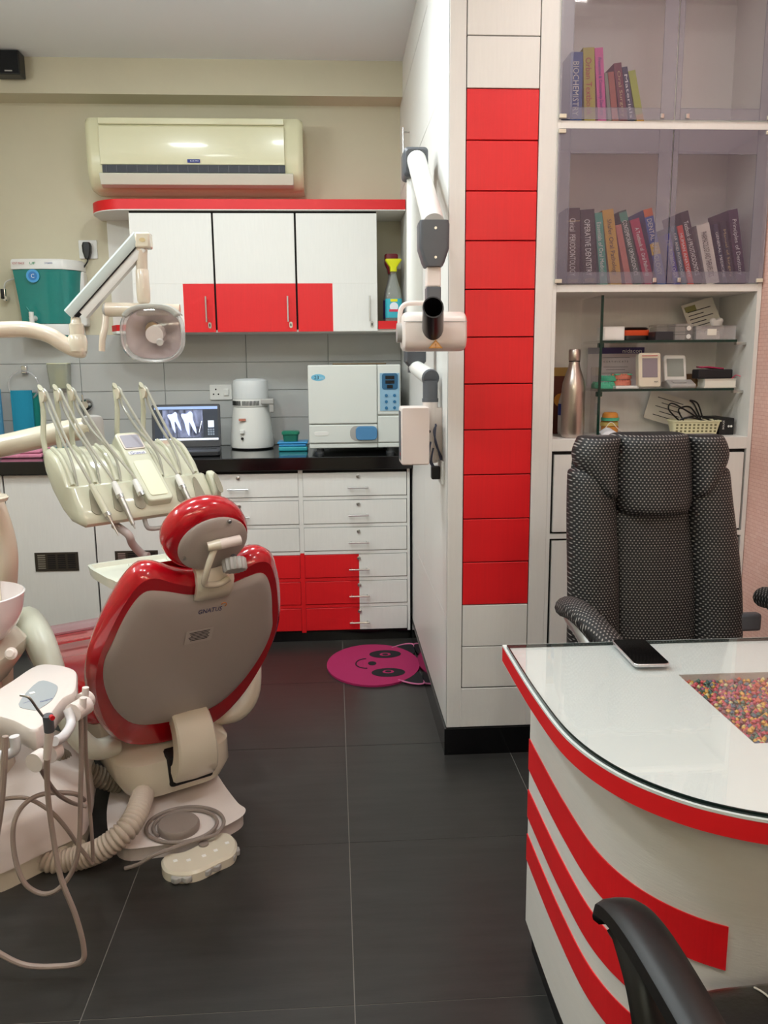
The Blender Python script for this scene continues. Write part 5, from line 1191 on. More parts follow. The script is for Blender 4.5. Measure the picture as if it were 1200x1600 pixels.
lb = obj('rating_label', G().prism([(-.04, -.025), (.04, -.025), (.04, .025), (-.04, .025)], 0, .0008, Bf(-.0, .485, -.0362)), mat('label_grey', 'bdb5af', .5), shl, smooth=False)
for k in range(6): obj('label_line', G().bb(-.03+.003*(k % 3), .03-.004*(k % 2), .016-k*.006, .0185-k*.006, .0008, .0012).xf(Bf(0, .485, -.0362)), ink, lb, smooth=False)
# beige saddle over the top edge
sad = []
for w_, s_, ds in ((-.036, .622, 0), (-.04, .65, 0), (-.036, .68, 0), (-.018, .702, 0), (.015, .712, 0), (.04, .71, 0)):
    sad.append([B(.02+x*(1.0+.0*ds), s_+y, w_+yy) for x, y, yy in ((-.052, 0, .006), (-.04, .003, -.002), (0, .006, -.005), (.04, .003, -.002), (.052, 0, .006), (.05, -.016, .02), (0, -.02, .022), (-.05, -.016, .02))])
lobj('headrest_socket', G().loft(sad), cream)
# headrest
hc_ = (-.012, .805)
def hring(rx, ry, w_, du=0, ds=0): return [B(hc_[0]+du+rx*math.cos(t)*1.0+.25*ry*math.sin(t)*0, hc_[1]+ds+ry*math.sin(t), w_) for t in [2*pi*k/40 for k in range(40)]]
hr = lobj('headrest_cushion', G().loft([hring(.085, .078, -.002, .01, -.008), hring(.1, .092, 0, .01, -.008), hring(.111, .104, .014, .004, -.003), hring(.114, .107, .034), hring(.11, .103, .055), hring(.095, .09, .074), hring(.06, .055, .084)]), redv)
hp_ = lobj('headrest_plate', G().loft([hring(.094, .086, .004, .014, -.012), hring(.094, .086, -.006, .014, -.012), hring(.09, .082, -.01, .014, -.012), hring(.06, .05, -.013, .014, -.012)]), shell_m, hr)
for u, s_ in ((-.075, .765), (.03, .87)): lobj('screw', G().cyl(B(u, s_, -.016), B(u, s_, -.008), .005, n=10), steel, hp_)
lobj('pivot_bar', G().cyl(B(.005, .812, -.03), B(.062, .818, -.03), .0135, n=18), pinkw, hr)
lobj('pivot_block', G().tube([B(-.024, .806, -.026), B(0.008, .8125, -.03)], [.012, .015], 12), cream, hr)
kn = G(); nk = 48
ka, kb = B(.052, .76, -.036), B(.049, .742, -.064)
kx = V(1, 0, 0); kd = (kb-ka).normalized(); kx = (kx-kd*kx.dot(kd)).normalized(); ky = kd.cross(kx)
kn.loft([[ka+(kb-ka)*q+kx*(rr+.0022*math.cos(14*t))*math.cos(t)+ky*(rr+.0022*math.cos(14*t))*math.sin(t) for t in [2*pi*k/84 for k in range(84)]] for q, rr in ((0, .026), (.1, .03), (.9, .03), (1, .0275))])
lobj('clamp_knob', kn, lgrey, hr)
lobj('knob_stem', G().cyl(B(.05, .76, -.03), ka, .012, n=12), greyp, hr)
lobj('support_stem', G().tube(cr([B(-.005, .80, -.03), B(-.02, .765, -.045), B(-.025, .73, -.05), B(-.02, .695, -.047), B(.02, .685, -.045), B(.05, .695, -.04)], 5), [.009]*6+[.0085]*20, 10), cream, hr)
# hinge cover between shell and body
hcv = []
for y, z, t in ((-.07, .345, .02), (-.1, .335, .03), (-.13, .3, .035), (-.148, .25, .035), (-.15, .2, .035), (-.135, .155, .035), (-.105, .125, .03)):
    hcv.append((y, z))
pth = cr([(0, y, z) for y, z in hcv], 4)
rings = []
for i, p in enumerate(pth):
    a, b = pth[max(i-1, 0)], pth[min(i+1, len(pth)-1)]; tt = (b-a).normalized(); nn = V(0, tt.z, -tt.y)
    hw = .055+.012*(i/len(pth))
    rings.append([p+V(x*hw+.03, 0, 0)+nn*d_ for x, d_ in ((-1, -.05), (-1, -.006), (-.9, 0), (0, .003), (.9, 0), (1, -.006), (1, -.05))])
lobj('hinge_cover', G().loft(rings), cream)
# body
def body_ring(z, x0, x1, y0, y1, r): return [V(x, y, z) for x, y in rrect(x1-x0, y1-y0, r, 6, (x0+x1)/2, (y0+y1)/2)]
bdy = lobj('body', G().loft([body_ring(.062, -.11, .13, -.03, .45, .08), body_ring(.075, -.15, .165, -.06, .5, .09), body_ring(.12, -.175, .185, -.075, .52, .09), body_ring(.185, -.185, .19, -.06, .54, .09), body_ring(.205, -.185, .19, .0, .54, .09), body_ring(.3, -.18, .19, .12, .54, .09)]), cream)
lobj('hinge_slot', G().bb(-.04, .1, -.085, -.0, .1, .2), dark_gap, bdy, smooth=False, bevel=.01)
# seat and leg rest
def slab(nm, secs, m, parent=dcn):
    rings = []
    for y, hw, z0, z1 in secs: rings.append([V(x, y, z) for x, z in rrect(2*hw, z1-z0, (z1-z0)*.42, 5, 0, (z0+z1)/2)])
    return lobj(nm, G().loft(rings), m, parent)
slab('seat_cushion', [(.03, .22, .31, .39), (.06, .25, .30, .41), (.2, .27, .30, .415), (.4, .27, .30, .41), (.58, .25, .29, .40), (.6, .23, .30, .39)], redv)
slab('legrest_cushion', [(.61, .23, .29, .385), (.64, .245, .28, .39), (.9, .235, .23, .34), (1.15, .2, .18, .285), (1.2, .16, .19, .27)], redv)
slab('foot_cover', [(.85, .245, .352, .359), (1.05, .235, .312, .32), (1.21, .19, .275, .283)], mat('pink_film', 'c98f98', .25, alpha=.6))
slab('seat_frame', [(.1, .17, .27, .3), (.5, .19, .27, .3), (1.1, .12, .15, .185)], cream)
# armrests
for sg in (-1, 1):
    pa = [(-.33, .34, .585), (-.33, .28, .59), (-.33, .18, .57), (-.325, .09, .52), (-.31, .03, .43), (-.29, .0, .33), (-.24, .0, .255), (-.17, .03, .235)] if sg < 0 else [(.325, .33, .5), (.325, .27, .505), (.322, .17, .49), (.315, .09, .45), (.305, .05, .38), (.285, .03, .29), (.24, .04, .235), (.17, .07, .225)]
    pp = cr(pa, 5); n_ = len(pp)
    lobj('armrest', G().tube(pp, [.031*min(1, .6+i*.14)*(1+.4*math.sin(pi*min(1, i/20))) for i in range(n_)], 14, flat=1.15), mat('arm_pale', 'd5d6c4', .35) if sg < 0 else cream)
# base plate on the floor
bpoly = c2([(-.298, 2.32), (-.318, 2.27), (-.41, 2.195), (-.53, 2.155), (-.63, 2.165), (-.7, 2.34), (-.74, 2.6), (-.76, 2.78), (-.7, 2.86), (-.56, 2.8), (-.44, 2.6), (-.375, 2.46), (-.325, 2.36)], 5)
obj('base_plate', G().loft([[V(x, y, 0) for x, y in bpoly], [V(x, y, .032) for x, y in bpoly], [V(x, y, .042) for x, y in offset(bpoly, .008)]]), pinkw, dcn)
lobj('lift_column', G().bb(-.1, .1, .05, .3, .035, .1), greyp, smooth=False)
# pedal and its cable on the plate
fp = thing('foot_pedal', 'round brown grey foot pedal with coiled cable on the chair base', 'foot pedal', ((-0.471, 2.228, 0.06)[0], (-0.471, 2.228, 0.06)[1], .043))
c_ = (-0.473, 2.228, 0.06)
taupe = mat('taupe_rubber', '8d8078', .5)
obj('disc', G().lathe([(.058, .0425), (.06, .05), (.06, .06), (.056, .066), (.02, .069)], (c_[0], c_[1], 0), 36), taupe, fp)
co = []
for k in range(70):
    t = k/69*2*pi*1.72+2.4; r = .075+.03*k/69
    co.append((c_[0]+.012+r*1.12*math.cos(-t), c_[1]+.012+r*math.sin(-t), .049))
co += [tuple(V(p)) for p in ((-0.422, 2.153, 0.05), (-0.473, 2.119, 0.05), (-0.516, 2.093, 0.049), (-0.558, 2.099, 0.02), (-0.599, 2.102, 0.007))]
obj('cable', G().tube(cr(co, 2), .0055, 8), taupe, fp)
# foot control
fcn = thing('foot_control', 'cream kidney-shaped foot control with grey rocker pads on the floor', 'foot control', ((-0.396, 2.111, 0.02)[0], (-0.396, 2.111, 0.02)[1], 0))
fo = [(-0.498, 2.108, 0.031), (-0.488, 2.138, 0.031), (-0.441, 2.15, 0.031), (-0.386, 2.203, 0.031), (-0.354, 2.234, 0.031), (-0.321, 2.225, 0.031), (-0.299, 2.18, 0.031), (-0.304, 2.124, 0.031), (-0.343, 2.09, 0.031), (-0.386, 2.053, 0.031), (-0.431, 2.044, 0.031), (-0.477, 2.062, 0.031)]
fo2 = c2([(p[0], p[1]-.012) for p in fo][::-1], 5)
area = sum(fo2[i-1][0]*fo2[i][1]-fo2[i][0]*fo2[i-1][1] for i in range(len(fo2)))
if area < 0: fo2 = fo2[::-1]
fcb = obj('body', G().loft([[V(x, y, 0) for x, y in fo2], [V(x, y, .024) for x, y in fo2], [V(x, y, .031) for x, y in offset(fo2, .006)]]), cream, fcn)
ra = [V((-0.46, 2.043, 0.022)), V((-0.404, 2.044, 0.022)), V((-0.378, 2.063, 0.022)), V((-0.333, 2.101, 0.022)), V((-0.312, 2.12, 0.022)), V((-0.294, 2.175, 0.022))]
for a, b in ((0, 1), (2, 3), (4, 5)):
    p, q = ra[a]-V(0, .012, 0), ra[b]-V(0, .012, 0); d = (q-p).normalized(); n_ = V(d.y, -d.x, 0)
    pts = [p+(q-p)*(k/12)+n_*(.006-.004*math.cos(4*pi*k/12)) for k in range(13)]
    rings = [[V(r.x, r.y, .004), V(r.x, r.y, .021), V(r.x, r.y, .021)-n_*.02, V(r.x, r.y, .004)-n_*.02] for r in pts]
    obj('rocker', G().loft(rings), lgrey, fcn, bevel=.003)
for p in ((274,1345), (295,1344), (319,1337), (337,1329), (355,1317)):
    q = {(274,1345): (-0.458, 2.09, 0.031), (295,1344): (-0.422, 2.09, 0.031), (319,1337): (-0.383, 2.108, 0.031), (337,1329): (-0.354, 2.131, 0.031), (355,1317): (-0.327, 2.166, 0.031)}[p]
    obj('pictogram', G().box((q[0], q[1], .0312), (.011, .011, .0014), rotz(25)), ink_w, fcb, smooth=False)
q = (-0.392, 2.162, 0.033); obj('button', G().lathe([(.014, .03), (.014, .036), (.009, .0385)], (q[0], q[1], 0), 18), taupe, fcb)

# ================================================================== spittoon unit on the left
su = thing('spittoon_unit', 'cream dental unit base with cuspidor body at the left of the chair', 'dental unit', (-1.0, 2.35, 0))
bp_ = [(-.905, 2.025), (-.735, 2.195), (-.80, 2.55), (-1.15, 2.7), (-1.4, 2.35), (-1.15, 2.05)]
bpp = c2([(-.93, 2.02), (-.89, 2.025), (-.82, 2.10), (-.75, 2.17), (-.73, 2.22), (-.76, 2.4), (-.82, 2.56), (-1.1, 2.7), (-1.35, 2.45), (-1.3, 2.15), (-1.1, 2.02)], 4)
obj('base', G().loft([[V(x, y, 0) for x, y in offset(bpp, .012)], [V(x, y, .07) for x, y in offset(bpp, .012)]]), cream, su)
obj('base_cover', G().loft([[V(x, y, .06) for x, y in bpp], [V(x, y, .16) for x, y in offset(bpp, .006)], [V(x, y, .185) for x, y in offset(bpp, .025)], [V(-1.03+(x+1.03)*.62, 2.34+(y-2.34)*.62, .225) for x, y in bpp]]), pinkw, su)
for p in ((-0.888, 2.09, 0), (-0.786, 2.152, 0.03), (-0.749, 2.18, 0.04)):
    Mq = frame((p[0]+.0, p[1]-.004, .035), (.7, .7, 0), (0, 0, 1))
    q = rrect(.04, .045, .016, 4)
    obj('knockout', G().prism(q, .012, .0145, Mq), cream, su)
def er(z, x0, x1, y0, y1, r): return [V(x, y, z) for x, y in rrect(x1-x0, y1-y0, r, 6, (x0+x1)/2, (y0+y1)/2)]
obj('column', G().loft([er(.2, -1.22, -.95, 2.15, 2.38, .08), er(.5, -1.2, -.97, 2.15, 2.38, .08)]), cream, su)
bx1_ = (-0.896, 2.34, 0.533)[0]
cb2 = obj('cuspidor_body', G().loft([er(.5, -1.28, bx1_-.05, 2.12, 2.38, .08), er(.56, -1.3, bx1_-.008, 2.08, 2.41, .09), er(.60, -1.3, bx1_, 2.07, 2.41, .09), er(.64, -1.29, bx1_-.03, 2.09, 2.4, .09), er(.675, -1.24, bx1_-.08, 2.14, 2.36, .09)]), cream, su)
q = (-0.842, 2.09, 0.641)
obj('button', G().lathe([(.016, 0), (.016, .004), (.011, .005), (.011, .012), (.009, .014)], (q[0], 2.085, q[2]), 18, Matrix.Rotation(pi/2-.35, 3, 'X')), pinkw, cb2)
bwx = (-0.846, 2.2, 0.764)[0]-.14
bw = obj('bowl', G().lathe([(.09, .65), (.118, .685), (.132, .725), (.14, .768), (.136, .77), (.125, .73), (.1, .69), (.0, .67)], (bwx, 2.2, 0), 40, caps=False), mat('bowl_white', 'ece3e2', .15, coat=.5), su)
obj('tray_rim', G().lathe([(.05, .985), (.055, .995), (.05, 1.0)], ((-0.954, 2.3, 1.103)[0], 2.3, .02), 20), cream, su)
obj('tray_post', G().cyl(((-0.954, 2.3, 1.103)[0], 2.3, .7), ((-0.954, 2.3, 1.103)[0], 2.3, 1.005), .012), cream, su)
# corrugated hoses
def hose(pts, r, m, parent, pitch=.0135):
    c = cr(pts, 40); out = [c[0]]; acc = 0
    for a, b in zip(c, c[1:]):
        if (b-out[-1]).length > .002: out.append(b)
    d = 0; P_, R_ = [], []
    step = pitch/8; acc = 0
    for a, b in zip(out, out[1:]):
        L_ = (b-a).length; k = acc
        while k < L_:
            P_.append(a+(b-a)*(k/L_)); R_.append(r*(.94+.2*abs(math.sin(pi*d/pitch)))); k += step; d += step
        acc = k-L_
    return obj('corrugated_hose', G().tube(P_, R_, 14), m, parent)
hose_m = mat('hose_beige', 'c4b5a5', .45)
ch = thing('suction_hose', 'beige corrugated hose curving from the unit base to under the chair', 'hose', (-.7, 2.15, 0))
hose([(-.895, 2.155, .06), (-0.805, 2.13, 0.022), (-0.735, 2.13, 0.026), (-0.661, 2.12, 0.058), (-0.602, 2.14, 0.097), (-0.584, 2.2, 0.112), (-0.59, 2.29, 0.105), (-0.603, 2.37, 0.086)], .03, hose_m, ch)
ch2 = thing('drain_hose', 'dark corrugated hose behind the unit cords', 'hose', (-.75, 2.45, .2))
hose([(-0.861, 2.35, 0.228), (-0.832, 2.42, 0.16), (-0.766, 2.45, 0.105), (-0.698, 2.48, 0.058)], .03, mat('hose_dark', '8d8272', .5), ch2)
# ================================================================== assistant instrument holder
at_ = thing('suction_tray', 'cream assistant tray head with grey keypad and suction holders', 'dental unit', (-.75, 1.95, .5))
tt_ = [(-0.831, 1.895, 0.6), (-0.813, 2.006, 0.6), (-0.791, 2.102, 0.6), (-0.739, 2.107, 0.6), (-0.679, 2.065, 0.6), (-0.653, 2.002, 0.6), (-0.634, 1.918, 0.6), (-0.648, 1.88, 0.6), (-0.648, 1.814, 0.6), (-0.646, 1.733, 0.6), (-0.662, 1.708, 0.6), (-0.721, 1.759, 0.6), (-0.797, 1.812, 0.6)]
tp_ = [(p[0], p[1]) for p in tt_]
ar = sum(tp_[i-1][0]*tp_[i][1]-tp_[i][0]*tp_[i-1][1] for i in range(len(tp_)))
tp_ = c2(tp_ if ar > 0 else tp_[::-1], 4)
th_ = obj('head', G().loft([[V(x, y, .548) for x, y in offset(tp_, .006)], [V(x, y, .556) for x, y in offset(tp_, .002)], [V(x, y, .592) for x, y in tp_], [V(x, y, .599) for x, y in offset(tp_, .003)], [V(x, y, .601) for x, y in offset(tp_, .007)]]), pinkw, at_)
kp = [(-0.74, 1.846, 0.602), (-0.742, 1.983, 0.602), (-0.692, 1.958, 0.602), (-0.676, 1.917, 0.602), (-0.671, 1.859, 0.602), (-0.684, 1.813, 0.602), (-0.697, 1.81, 0.602)]
kpp = [(p[0], p[1]) for p in kp]; kpp = kpp[::-1]
obj('keypad', G().prism(c2(kpp, 4), .6005, .6025), mat('keypad_grey', 'a8adb0', .4), th_, smooth=False)
q = (-0.731, 1.908, 0.602); obj('key', G().box((q[0], q[1], .603), (.012, .012, .0015), rotz(35)), ink_w, th_, smooth=False)
q = (-0.683, 1.862, 0.602); Mk = frame((q[0], q[1], .6026), (.75, .66, 0), (-.66, .75, 0)); text('Gnatus', Mk, .028, ink_b, th_, .008)
q = (-0.723, 1.854, 0.602); text('SERVICE', frame((q[0], q[1], .6026), (.75, .66, 0), (-.66, .75, 0)), .02, ink_b, th_, .004)
# holders
def holder(p, ax, r, w_): 
    p = V(p); ax = V(ax).normalized()
    return obj('holder', G().cyl(p-ax*w_, p+ax*w_, r, n=24), pinkw, at_)
axd = (.8, .6, 0)
holder((-0.608, 1.86, 0.579), (.35, .94, 0), .022, .024); holder((-0.617, 1.93, 0.57), (.35, .94, 0), .022, .012)
holder((-0.643, 1.68, 0.543), (.35, .94, 0), .021, .014); holder((-0.634, 1.74, 0.532), (.35, .94, 0), .021, .012)
for p, q_ in (((-0.594, 1.85, 0.611), (-0.598, 1.85, 0.576)), ((-0.609, 1.92, 0.608), (-0.613, 1.92, 0.574))):
    obj('suction_tip', G().cyl(V(p), V(q_), .008, n=14), pinkw, at_)
obj('grip_bar', G().tube(cr([(-0.628, 1.84, 0.588), (-0.616, 1.82, 0.562), (-0.614, 1.76, 0.559), (-0.621, 1.72, 0.566)], 5), .011, 12), mat('grip_white', 'd9d6d6', .3), at_)
obj('grip_bar', G().tube(cr([(-0.705, 1.72, 0.581), (-0.705, 1.72, 0.552), (-0.725, 1.72, 0.538), (-0.755, 1.72, 0.539)], 5), .011, 12), mat('grip_white', 'd9d6d6', .3), at_)
obj('support_arm', G().tube(cr([(-.82, 1.92, .53), (-.92, 2.0, .48), (-1.0, 2.11, .44)], 5), .03, 14), cream, at_)
# triple syringe
sy = thing('air_water_syringe', 'steel triple syringe with bent tip in the assistant tray holder', 'syringe', ((-0.691, 1.88, 0.489)[0], 1.88, .45))
obj('tip', G().tube(cr([(-0.645, 1.62, 0.715), (-0.628, 1.62, 0.709), (-0.617, 1.63, 0.68), (-0.605, 1.64, 0.649)], 5), .0028, 8), steel, sy)
obj('valve_head', G().cyl(V((-0.601, 1.64, 0.661)), V((-0.602, 1.645, 0.624)), .0105, n=16), greyp, sy)
obj('button', G().cyl(V((-0.591, 1.63, 0.662)), V((-0.585, 1.622, 0.662)), .005, n=12), red_p, sy)
obj('grip', G().cyl(V((-0.602, 1.645, 0.624)), V((-0.616, 1.655, 0.559)), .0095, .008, n=16), pinkw, sy)
cord_m = mat('cord_taupe', '9d8c83', .45)
def cord(label, pts, r=.0062):
    q = V(pts[0]); t = tag(obj('hanging_cord', G().tube(cr(pts, 8), r, 8), cord_m), label, 'cord'); return t
cord('long taupe cord drooping from the syringe down to the floor loop', [(-0.616, 1.655, 0.557), (-0.626, 1.67, 0.471), (-0.627, 1.68, 0.375), (-0.618, 1.68, 0.267), (-0.593, 1.68, 0.172), (-0.581, 1.68, 0.092), (-0.59, 1.68, 0.055), (-0.645, 1.69, 0.039), (-0.715, 1.69, 0.046), (-0.768, 1.69, 0.078), (-0.8, 1.69, 0.112)])
cord('straight taupe hose hanging from the right suction holder', [(-0.606, 1.86, 0.563), (-0.612, 1.86, 0.463), (-0.621, 1.86, 0.365), (-0.63, 1.86, 0.265), (-0.642, 1.86, 0.198), (-0.664, 1.86, 0.148), (-0.702, 1.86, 0.11), (-0.744, 1.87, 0.102), (-0.779, 1.87, 0.138), (-0.797, 1.88, 0.21), (-0.794, 1.89, 0.28), (-0.775, 1.92, 0.313), (-0.738, 1.95, 0.32), (-0.678, 1.98, 0.301), (-0.666, 2.02, 0.26)], .006)
cord('thin taupe cord falling beside the right suction hose', [(-0.617, 1.93, 0.548), (-0.637, 1.97, 0.409), (-0.654, 2.02, 0.242), (-0.654, 2.02, 0.151), (-0.66, 2.03, 0.08)], .005)
cord('short taupe cord hanging at the edge of the tray', [(-0.707, 1.68, 0.6), (-0.716, 1.68, 0.528), (-0.73, 1.68, 0.44), (-0.747, 1.68, 0.365)], .007)
cord('taupe cord crossing the unit base towards the corrugated hose', [(-0.659, 1.72, 0.512), (-0.678, 1.85, 0.381), (-0.702, 2.02, 0.256), (-0.672, 2.05, 0.225)], .0055)
cord('taupe cord arching over the base cover down to the corrugated hose', [(-0.861, 1.98, 0.293), (-0.798, 1.98, 0.294), (-0.745, 1.98, 0.26), (-0.712, 1.99, 0.208), (-0.687, 2.02, 0.125), (-0.661, 2.03, 0.071)], .0055)

# ================================================================== operating light
ol = thing('operating_light', 'cream dental operating lamp on a jointed pole arm', 'dental lamp', (-1.0, 2.5, 0))
warmw = mat('lamp_warm', 'd9cbb8', .28, coat=.4)
LY = 2.6
# pole rises from the unit, bends over, comes back as the arm
pole = cr([(-1.03, 2.475, .2268), (-1.03, 2.475, .4), (-1.01, 2.47, .62), (-0.966, 2.42, 0.763), (-0.953, 2.4, 0.863), (-0.971, 2.4, 0.958), (-1.001, 2.4, 1.069), (-1.038, 2.42, 1.214), (-1.056, 2.45, 1.339), (-1.065, 2.5, 1.43), (-1.04, 2.55, 1.478)], 6)
obj('pole', G().tube(pole, .027, 18), warmw, ol)
arm = cr([(-1.04, 2.55, 1.478), (-0.987, 2.58, 1.477), (-0.92, 2.6, 1.478), (-0.855, 2.6, 1.462), (-0.81, 2.6, 1.434), (-0.777, 2.6, 1.418), (-0.747, 2.6, 1.416)], 6)
obj('swivel_arm', G().tube(arm, [.024]*(len(arm)-3)+[.023, .021, .015], 16), warmw, ol)
j0 = V((-0.77, 2.6, 1.42))
obj('knuckle', G().lathe([(.027, 0), (.029, .02), (.026, .045), (.021, .05), (.021, .08), (.016, .085), (.014, .1)], (j0.x, LY, j0.z-.008), 20), cream, ol)
a0, a1 = V((-0.772, 2.6, 1.52)), V((-0.56, 2.6, 1.738))
d = (a1-a0).normalized(); nrm = V(-d.z, 0, d.x)
sa = obj('spring_arm', G().loft([[a0+d*(q*(a1-a0).length)+nrm*n_+V(0, y, 0) for y, n_ in ((-.02, -.006), (-.024, .002), (-.022, .022), (-.012, .029), (.012, .029), (.022, .022), (.024, .002), (.02, -.006))] for q in (-.03, 1.0)]), mat('arm_bluegrey', 'c3ccc9', .3), ol)
obj('lower_rod', G().loft([[a0+d*(q*(a1-a0).length)+nrm*n_+V(0, y, 0) for y, n_ in ((-.016, -.032), (-.019, -.02), (-.016, -.008), (.016, -.008), (.019, -.02), (.016, -.032))] for q in (.06, .95)]), offw, sa)
obj('seam', G().loft([[a0+d*(q*(a1-a0).length)+nrm*n_+V(0, y, 0) for y, n_ in ((-.0215, -.0085), (-.0215, -.0055), (.0215, -.0055), (.0215, -.0085))] for q in (.0, .98)]), dark_gap, sa)
e_ = V((-0.559, 2.6, 1.741))
ec = obj('end_cap', G().box(e_+V(.004, 0, -.008), (.044, .05, .045)), cream, ol, bevel=.006)
obj('cap_recess', G().prism([(.009*math.cos(2*pi*k/20), .006*math.sin(2*pi*k/20)) for k in range(20)], 0, .0012, facing((e_.x+.005, LY-.0252, e_.z-.008))), mat('cap_gold', 'cdb98c', .4), ec)
v0, v1 = V((-0.565, 2.6, 1.705)), V((-0.577, 2.6, 1.551))
obj('drop_stem', G().lathe([(.02, 0), (.018, -.03), (.0165, -.065), (.019, -.068), (.02, -.13), (.019, -.158), (.014, -.165)], (v0.x, LY, v0.z+.012), 20), warmw, ol)
b0, b1 = V((-0.678, 2.6, 1.535)), V((-0.459, 2.6, 1.533))
cb3 = obj('cross_bar', G().cyl((b0.x, LY, b0.z), (b1.x, LY, b1.z), .0215, .017, n=20), warmw, ol)
obj('bar_end', G().ell((b0.x, LY, b0.z), (.012, .0215, .0215)), lgrey, cb3)
obj('handle', G().tube(cr([(-0.681, 2.6, 1.52), (-0.683, 2.59, 1.485), (-0.69, 2.58, 1.447), (-0.694, 2.58, 1.412)], 5), [.0105]*10+[.0095]*6, 12), warmw, cb3)
hcn = V((-0.537, 2.58, 1.465))
Rl = Matrix.Rotation(math.radians(96), 3, 'X')
R_ = .1
lens = mat('lamp_cover', 'e9e4e4', .06, trans=.9, ior=1.2)
refl = mat('reflector', 'dfd2d2', .3, .55)
def sq(a, p=.74): return (math.copysign(abs(math.cos(a))**p, math.cos(a)), math.copysign(abs(math.sin(a))**p, math.sin(a)))
rf = []
for k in range(8):
    t = k/7; rr = .03+(.086-.03)*math.sin(t*pi/2); yy = .055*(1-t)**1.6
    rf.append([V(hcn.x+rr*.96*sq(a)[0], hcn.y+yy-.0, hcn.z-.004+rr*.84*sq(a)[1]) for a in [2*pi*j/36 for j in range(36)]])
obj('reflector', G().loft(rf, True, False), refl, ol)
rim_ = [[V(hcn.x+rr*.96*sq(a)[0], hcn.y+yy, hcn.z-.004+rr*.84*sq(a)[1]) for a in [2*pi*j/40 for j in range(40)]] for rr, yy in ((.086, .004), (.098, .0), (.1, -.018), (.094, -.03), (.09, -.028), (.092, -.012))]
obj('rim', G().loft(rim_, False, False), clear_mat('rim_clear', 'd9d9d8', .45, .08, .2), ol)
fr_ = [[V(hcn.x+rr*.96*sq(a)[0], hcn.y+yy, hcn.z-.004+rr*.84*sq(a)[1]) for a in [2*pi*j/40 for j in range(40)]] for rr, yy in ((.093, -.03), (.07, -.038), (.03, -.043), (.001, -.044))]
obj('front_cover', G().loft(fr_, False, False), clear_mat('lens_clear', 'e6dfe2', .08, .04, .2), ol)
tvi = [[V(hcn.x+rr*.96*sq(a)[0], hcn.y+yy, hcn.z-.002+rr*.84*sq(a)[1]) for a in [pi*.18+pi*.64*j/16 for j in range(17)]] for rr, yy in ((.101, .02), (.104, -.01), (.1, -.032), (.084, -.034))]
o = obj('visor', G().loft(tvi, False, False, False), mat('visor_grey', 'b9bab4', .35), ol); md = o.modifiers.new('t', 'SOLIDIFY'); md.thickness = .003
obj('bulb_cap', G().cyl((hcn.x+.006, hcn.y+.03, hcn.z+.004), (hcn.x+.006, hcn.y-.022, hcn.z-.006), .024, .026, n=24), pinkw, ol)
obj('bulb_socket', G().cyl((hcn.x-.01, hcn.y+.045, hcn.z+.016), (hcn.x-.005, hcn.y+.01, hcn.z+.01), .022, n=18), mat('brass', '9c7a48', .3, .8), ol)
obj('bulb_pin', G().cyl((hcn.x+.022, hcn.y-.02, hcn.z-.026), (hcn.x+.022, hcn.y-.03, hcn.z-.03), .01, n=14), offw, ol)
obj('back_shell', G().ell((hcn.x, hcn.y+.02, hcn.z), (.09, .055, .078)), warmw, ol) if False else None

# ================================================================== instrument delivery head
DU = thing('delivery_unit', 'cream dental instrument delivery head with whip arms and keypad', 'dental unit', (-.6, 2.7, .85))
UO = V((-0.772, 2.5, 0.885)); UR = 40
UM = Matrix.Translation(UO) @ Matrix.Rotation(math.radians(UR), 4, 'Z')
def uobj(nm, g, m, parent=DU, **k): return obj(nm, g.xf(UM), m, parent, **k)
DK = 1.28      # depth of the head along its own y
UW = .468
prof_t = [(0, 0), (-.012, .02), (-.004, .055), (.03, .105), (.045, .11)]        # front block
def hull(x, k=1.0, dz=0):
    pts = [(.0, .0), (-.012, .012), (-.012, .03), (.01, .075), (.035, .118), (.05, .12), (.062, .118), (.085, .16), (.125, .205), (.165, .225), (.2, .222), (.21, .2), (.2, .16), (.16, .095), (.1, .035), (.05, .005)]
    cy, cz = .09, .11
    return [V(x, (cy+(y-cy)*k)*DK, cz+(z-cz)*k+dz) for y, z in pts]
uobj('housing', G().loft([hull(0, .8), hull(.004, .92), hull(.016, 1), hull(UW-.016, 1), hull(UW-.004, .92), hull(UW, .8)]), cream2)
# tool slots
slot_m = mat('slot_taupe', '8e8876', .5)
fn = V(0, -.075, .048).normalized(); fu = V(0, .048, .075).normalized()       # front face normal / up
sxs = [.055, .128, .198, .348, .415]
for k, x in enumerate(sxs):
    o_ = c2([(-.006, .042), (.006, .042), (.016, -.01), (.017, -.03), (.0, -.042), (-.017, -.03), (-.016, -.01)], 4)
    F_ = UM @ frame(V(x, .008, .072)+fn*.0, (1, 0, 0), fu)
    obj('tool_slot', G().prism(o_, -.002, .0012, F_), slot_m, DU)
# ridges between the hoses on the sloping top
for x in (.02, .09, .163, .32, .385, .448):
    uobj('ridge', G().tube(cr([(x, .08, .122), (x, .112, .166), (x, .16, .207), (x, .215, .226)], 4), .008, 8), cream2)
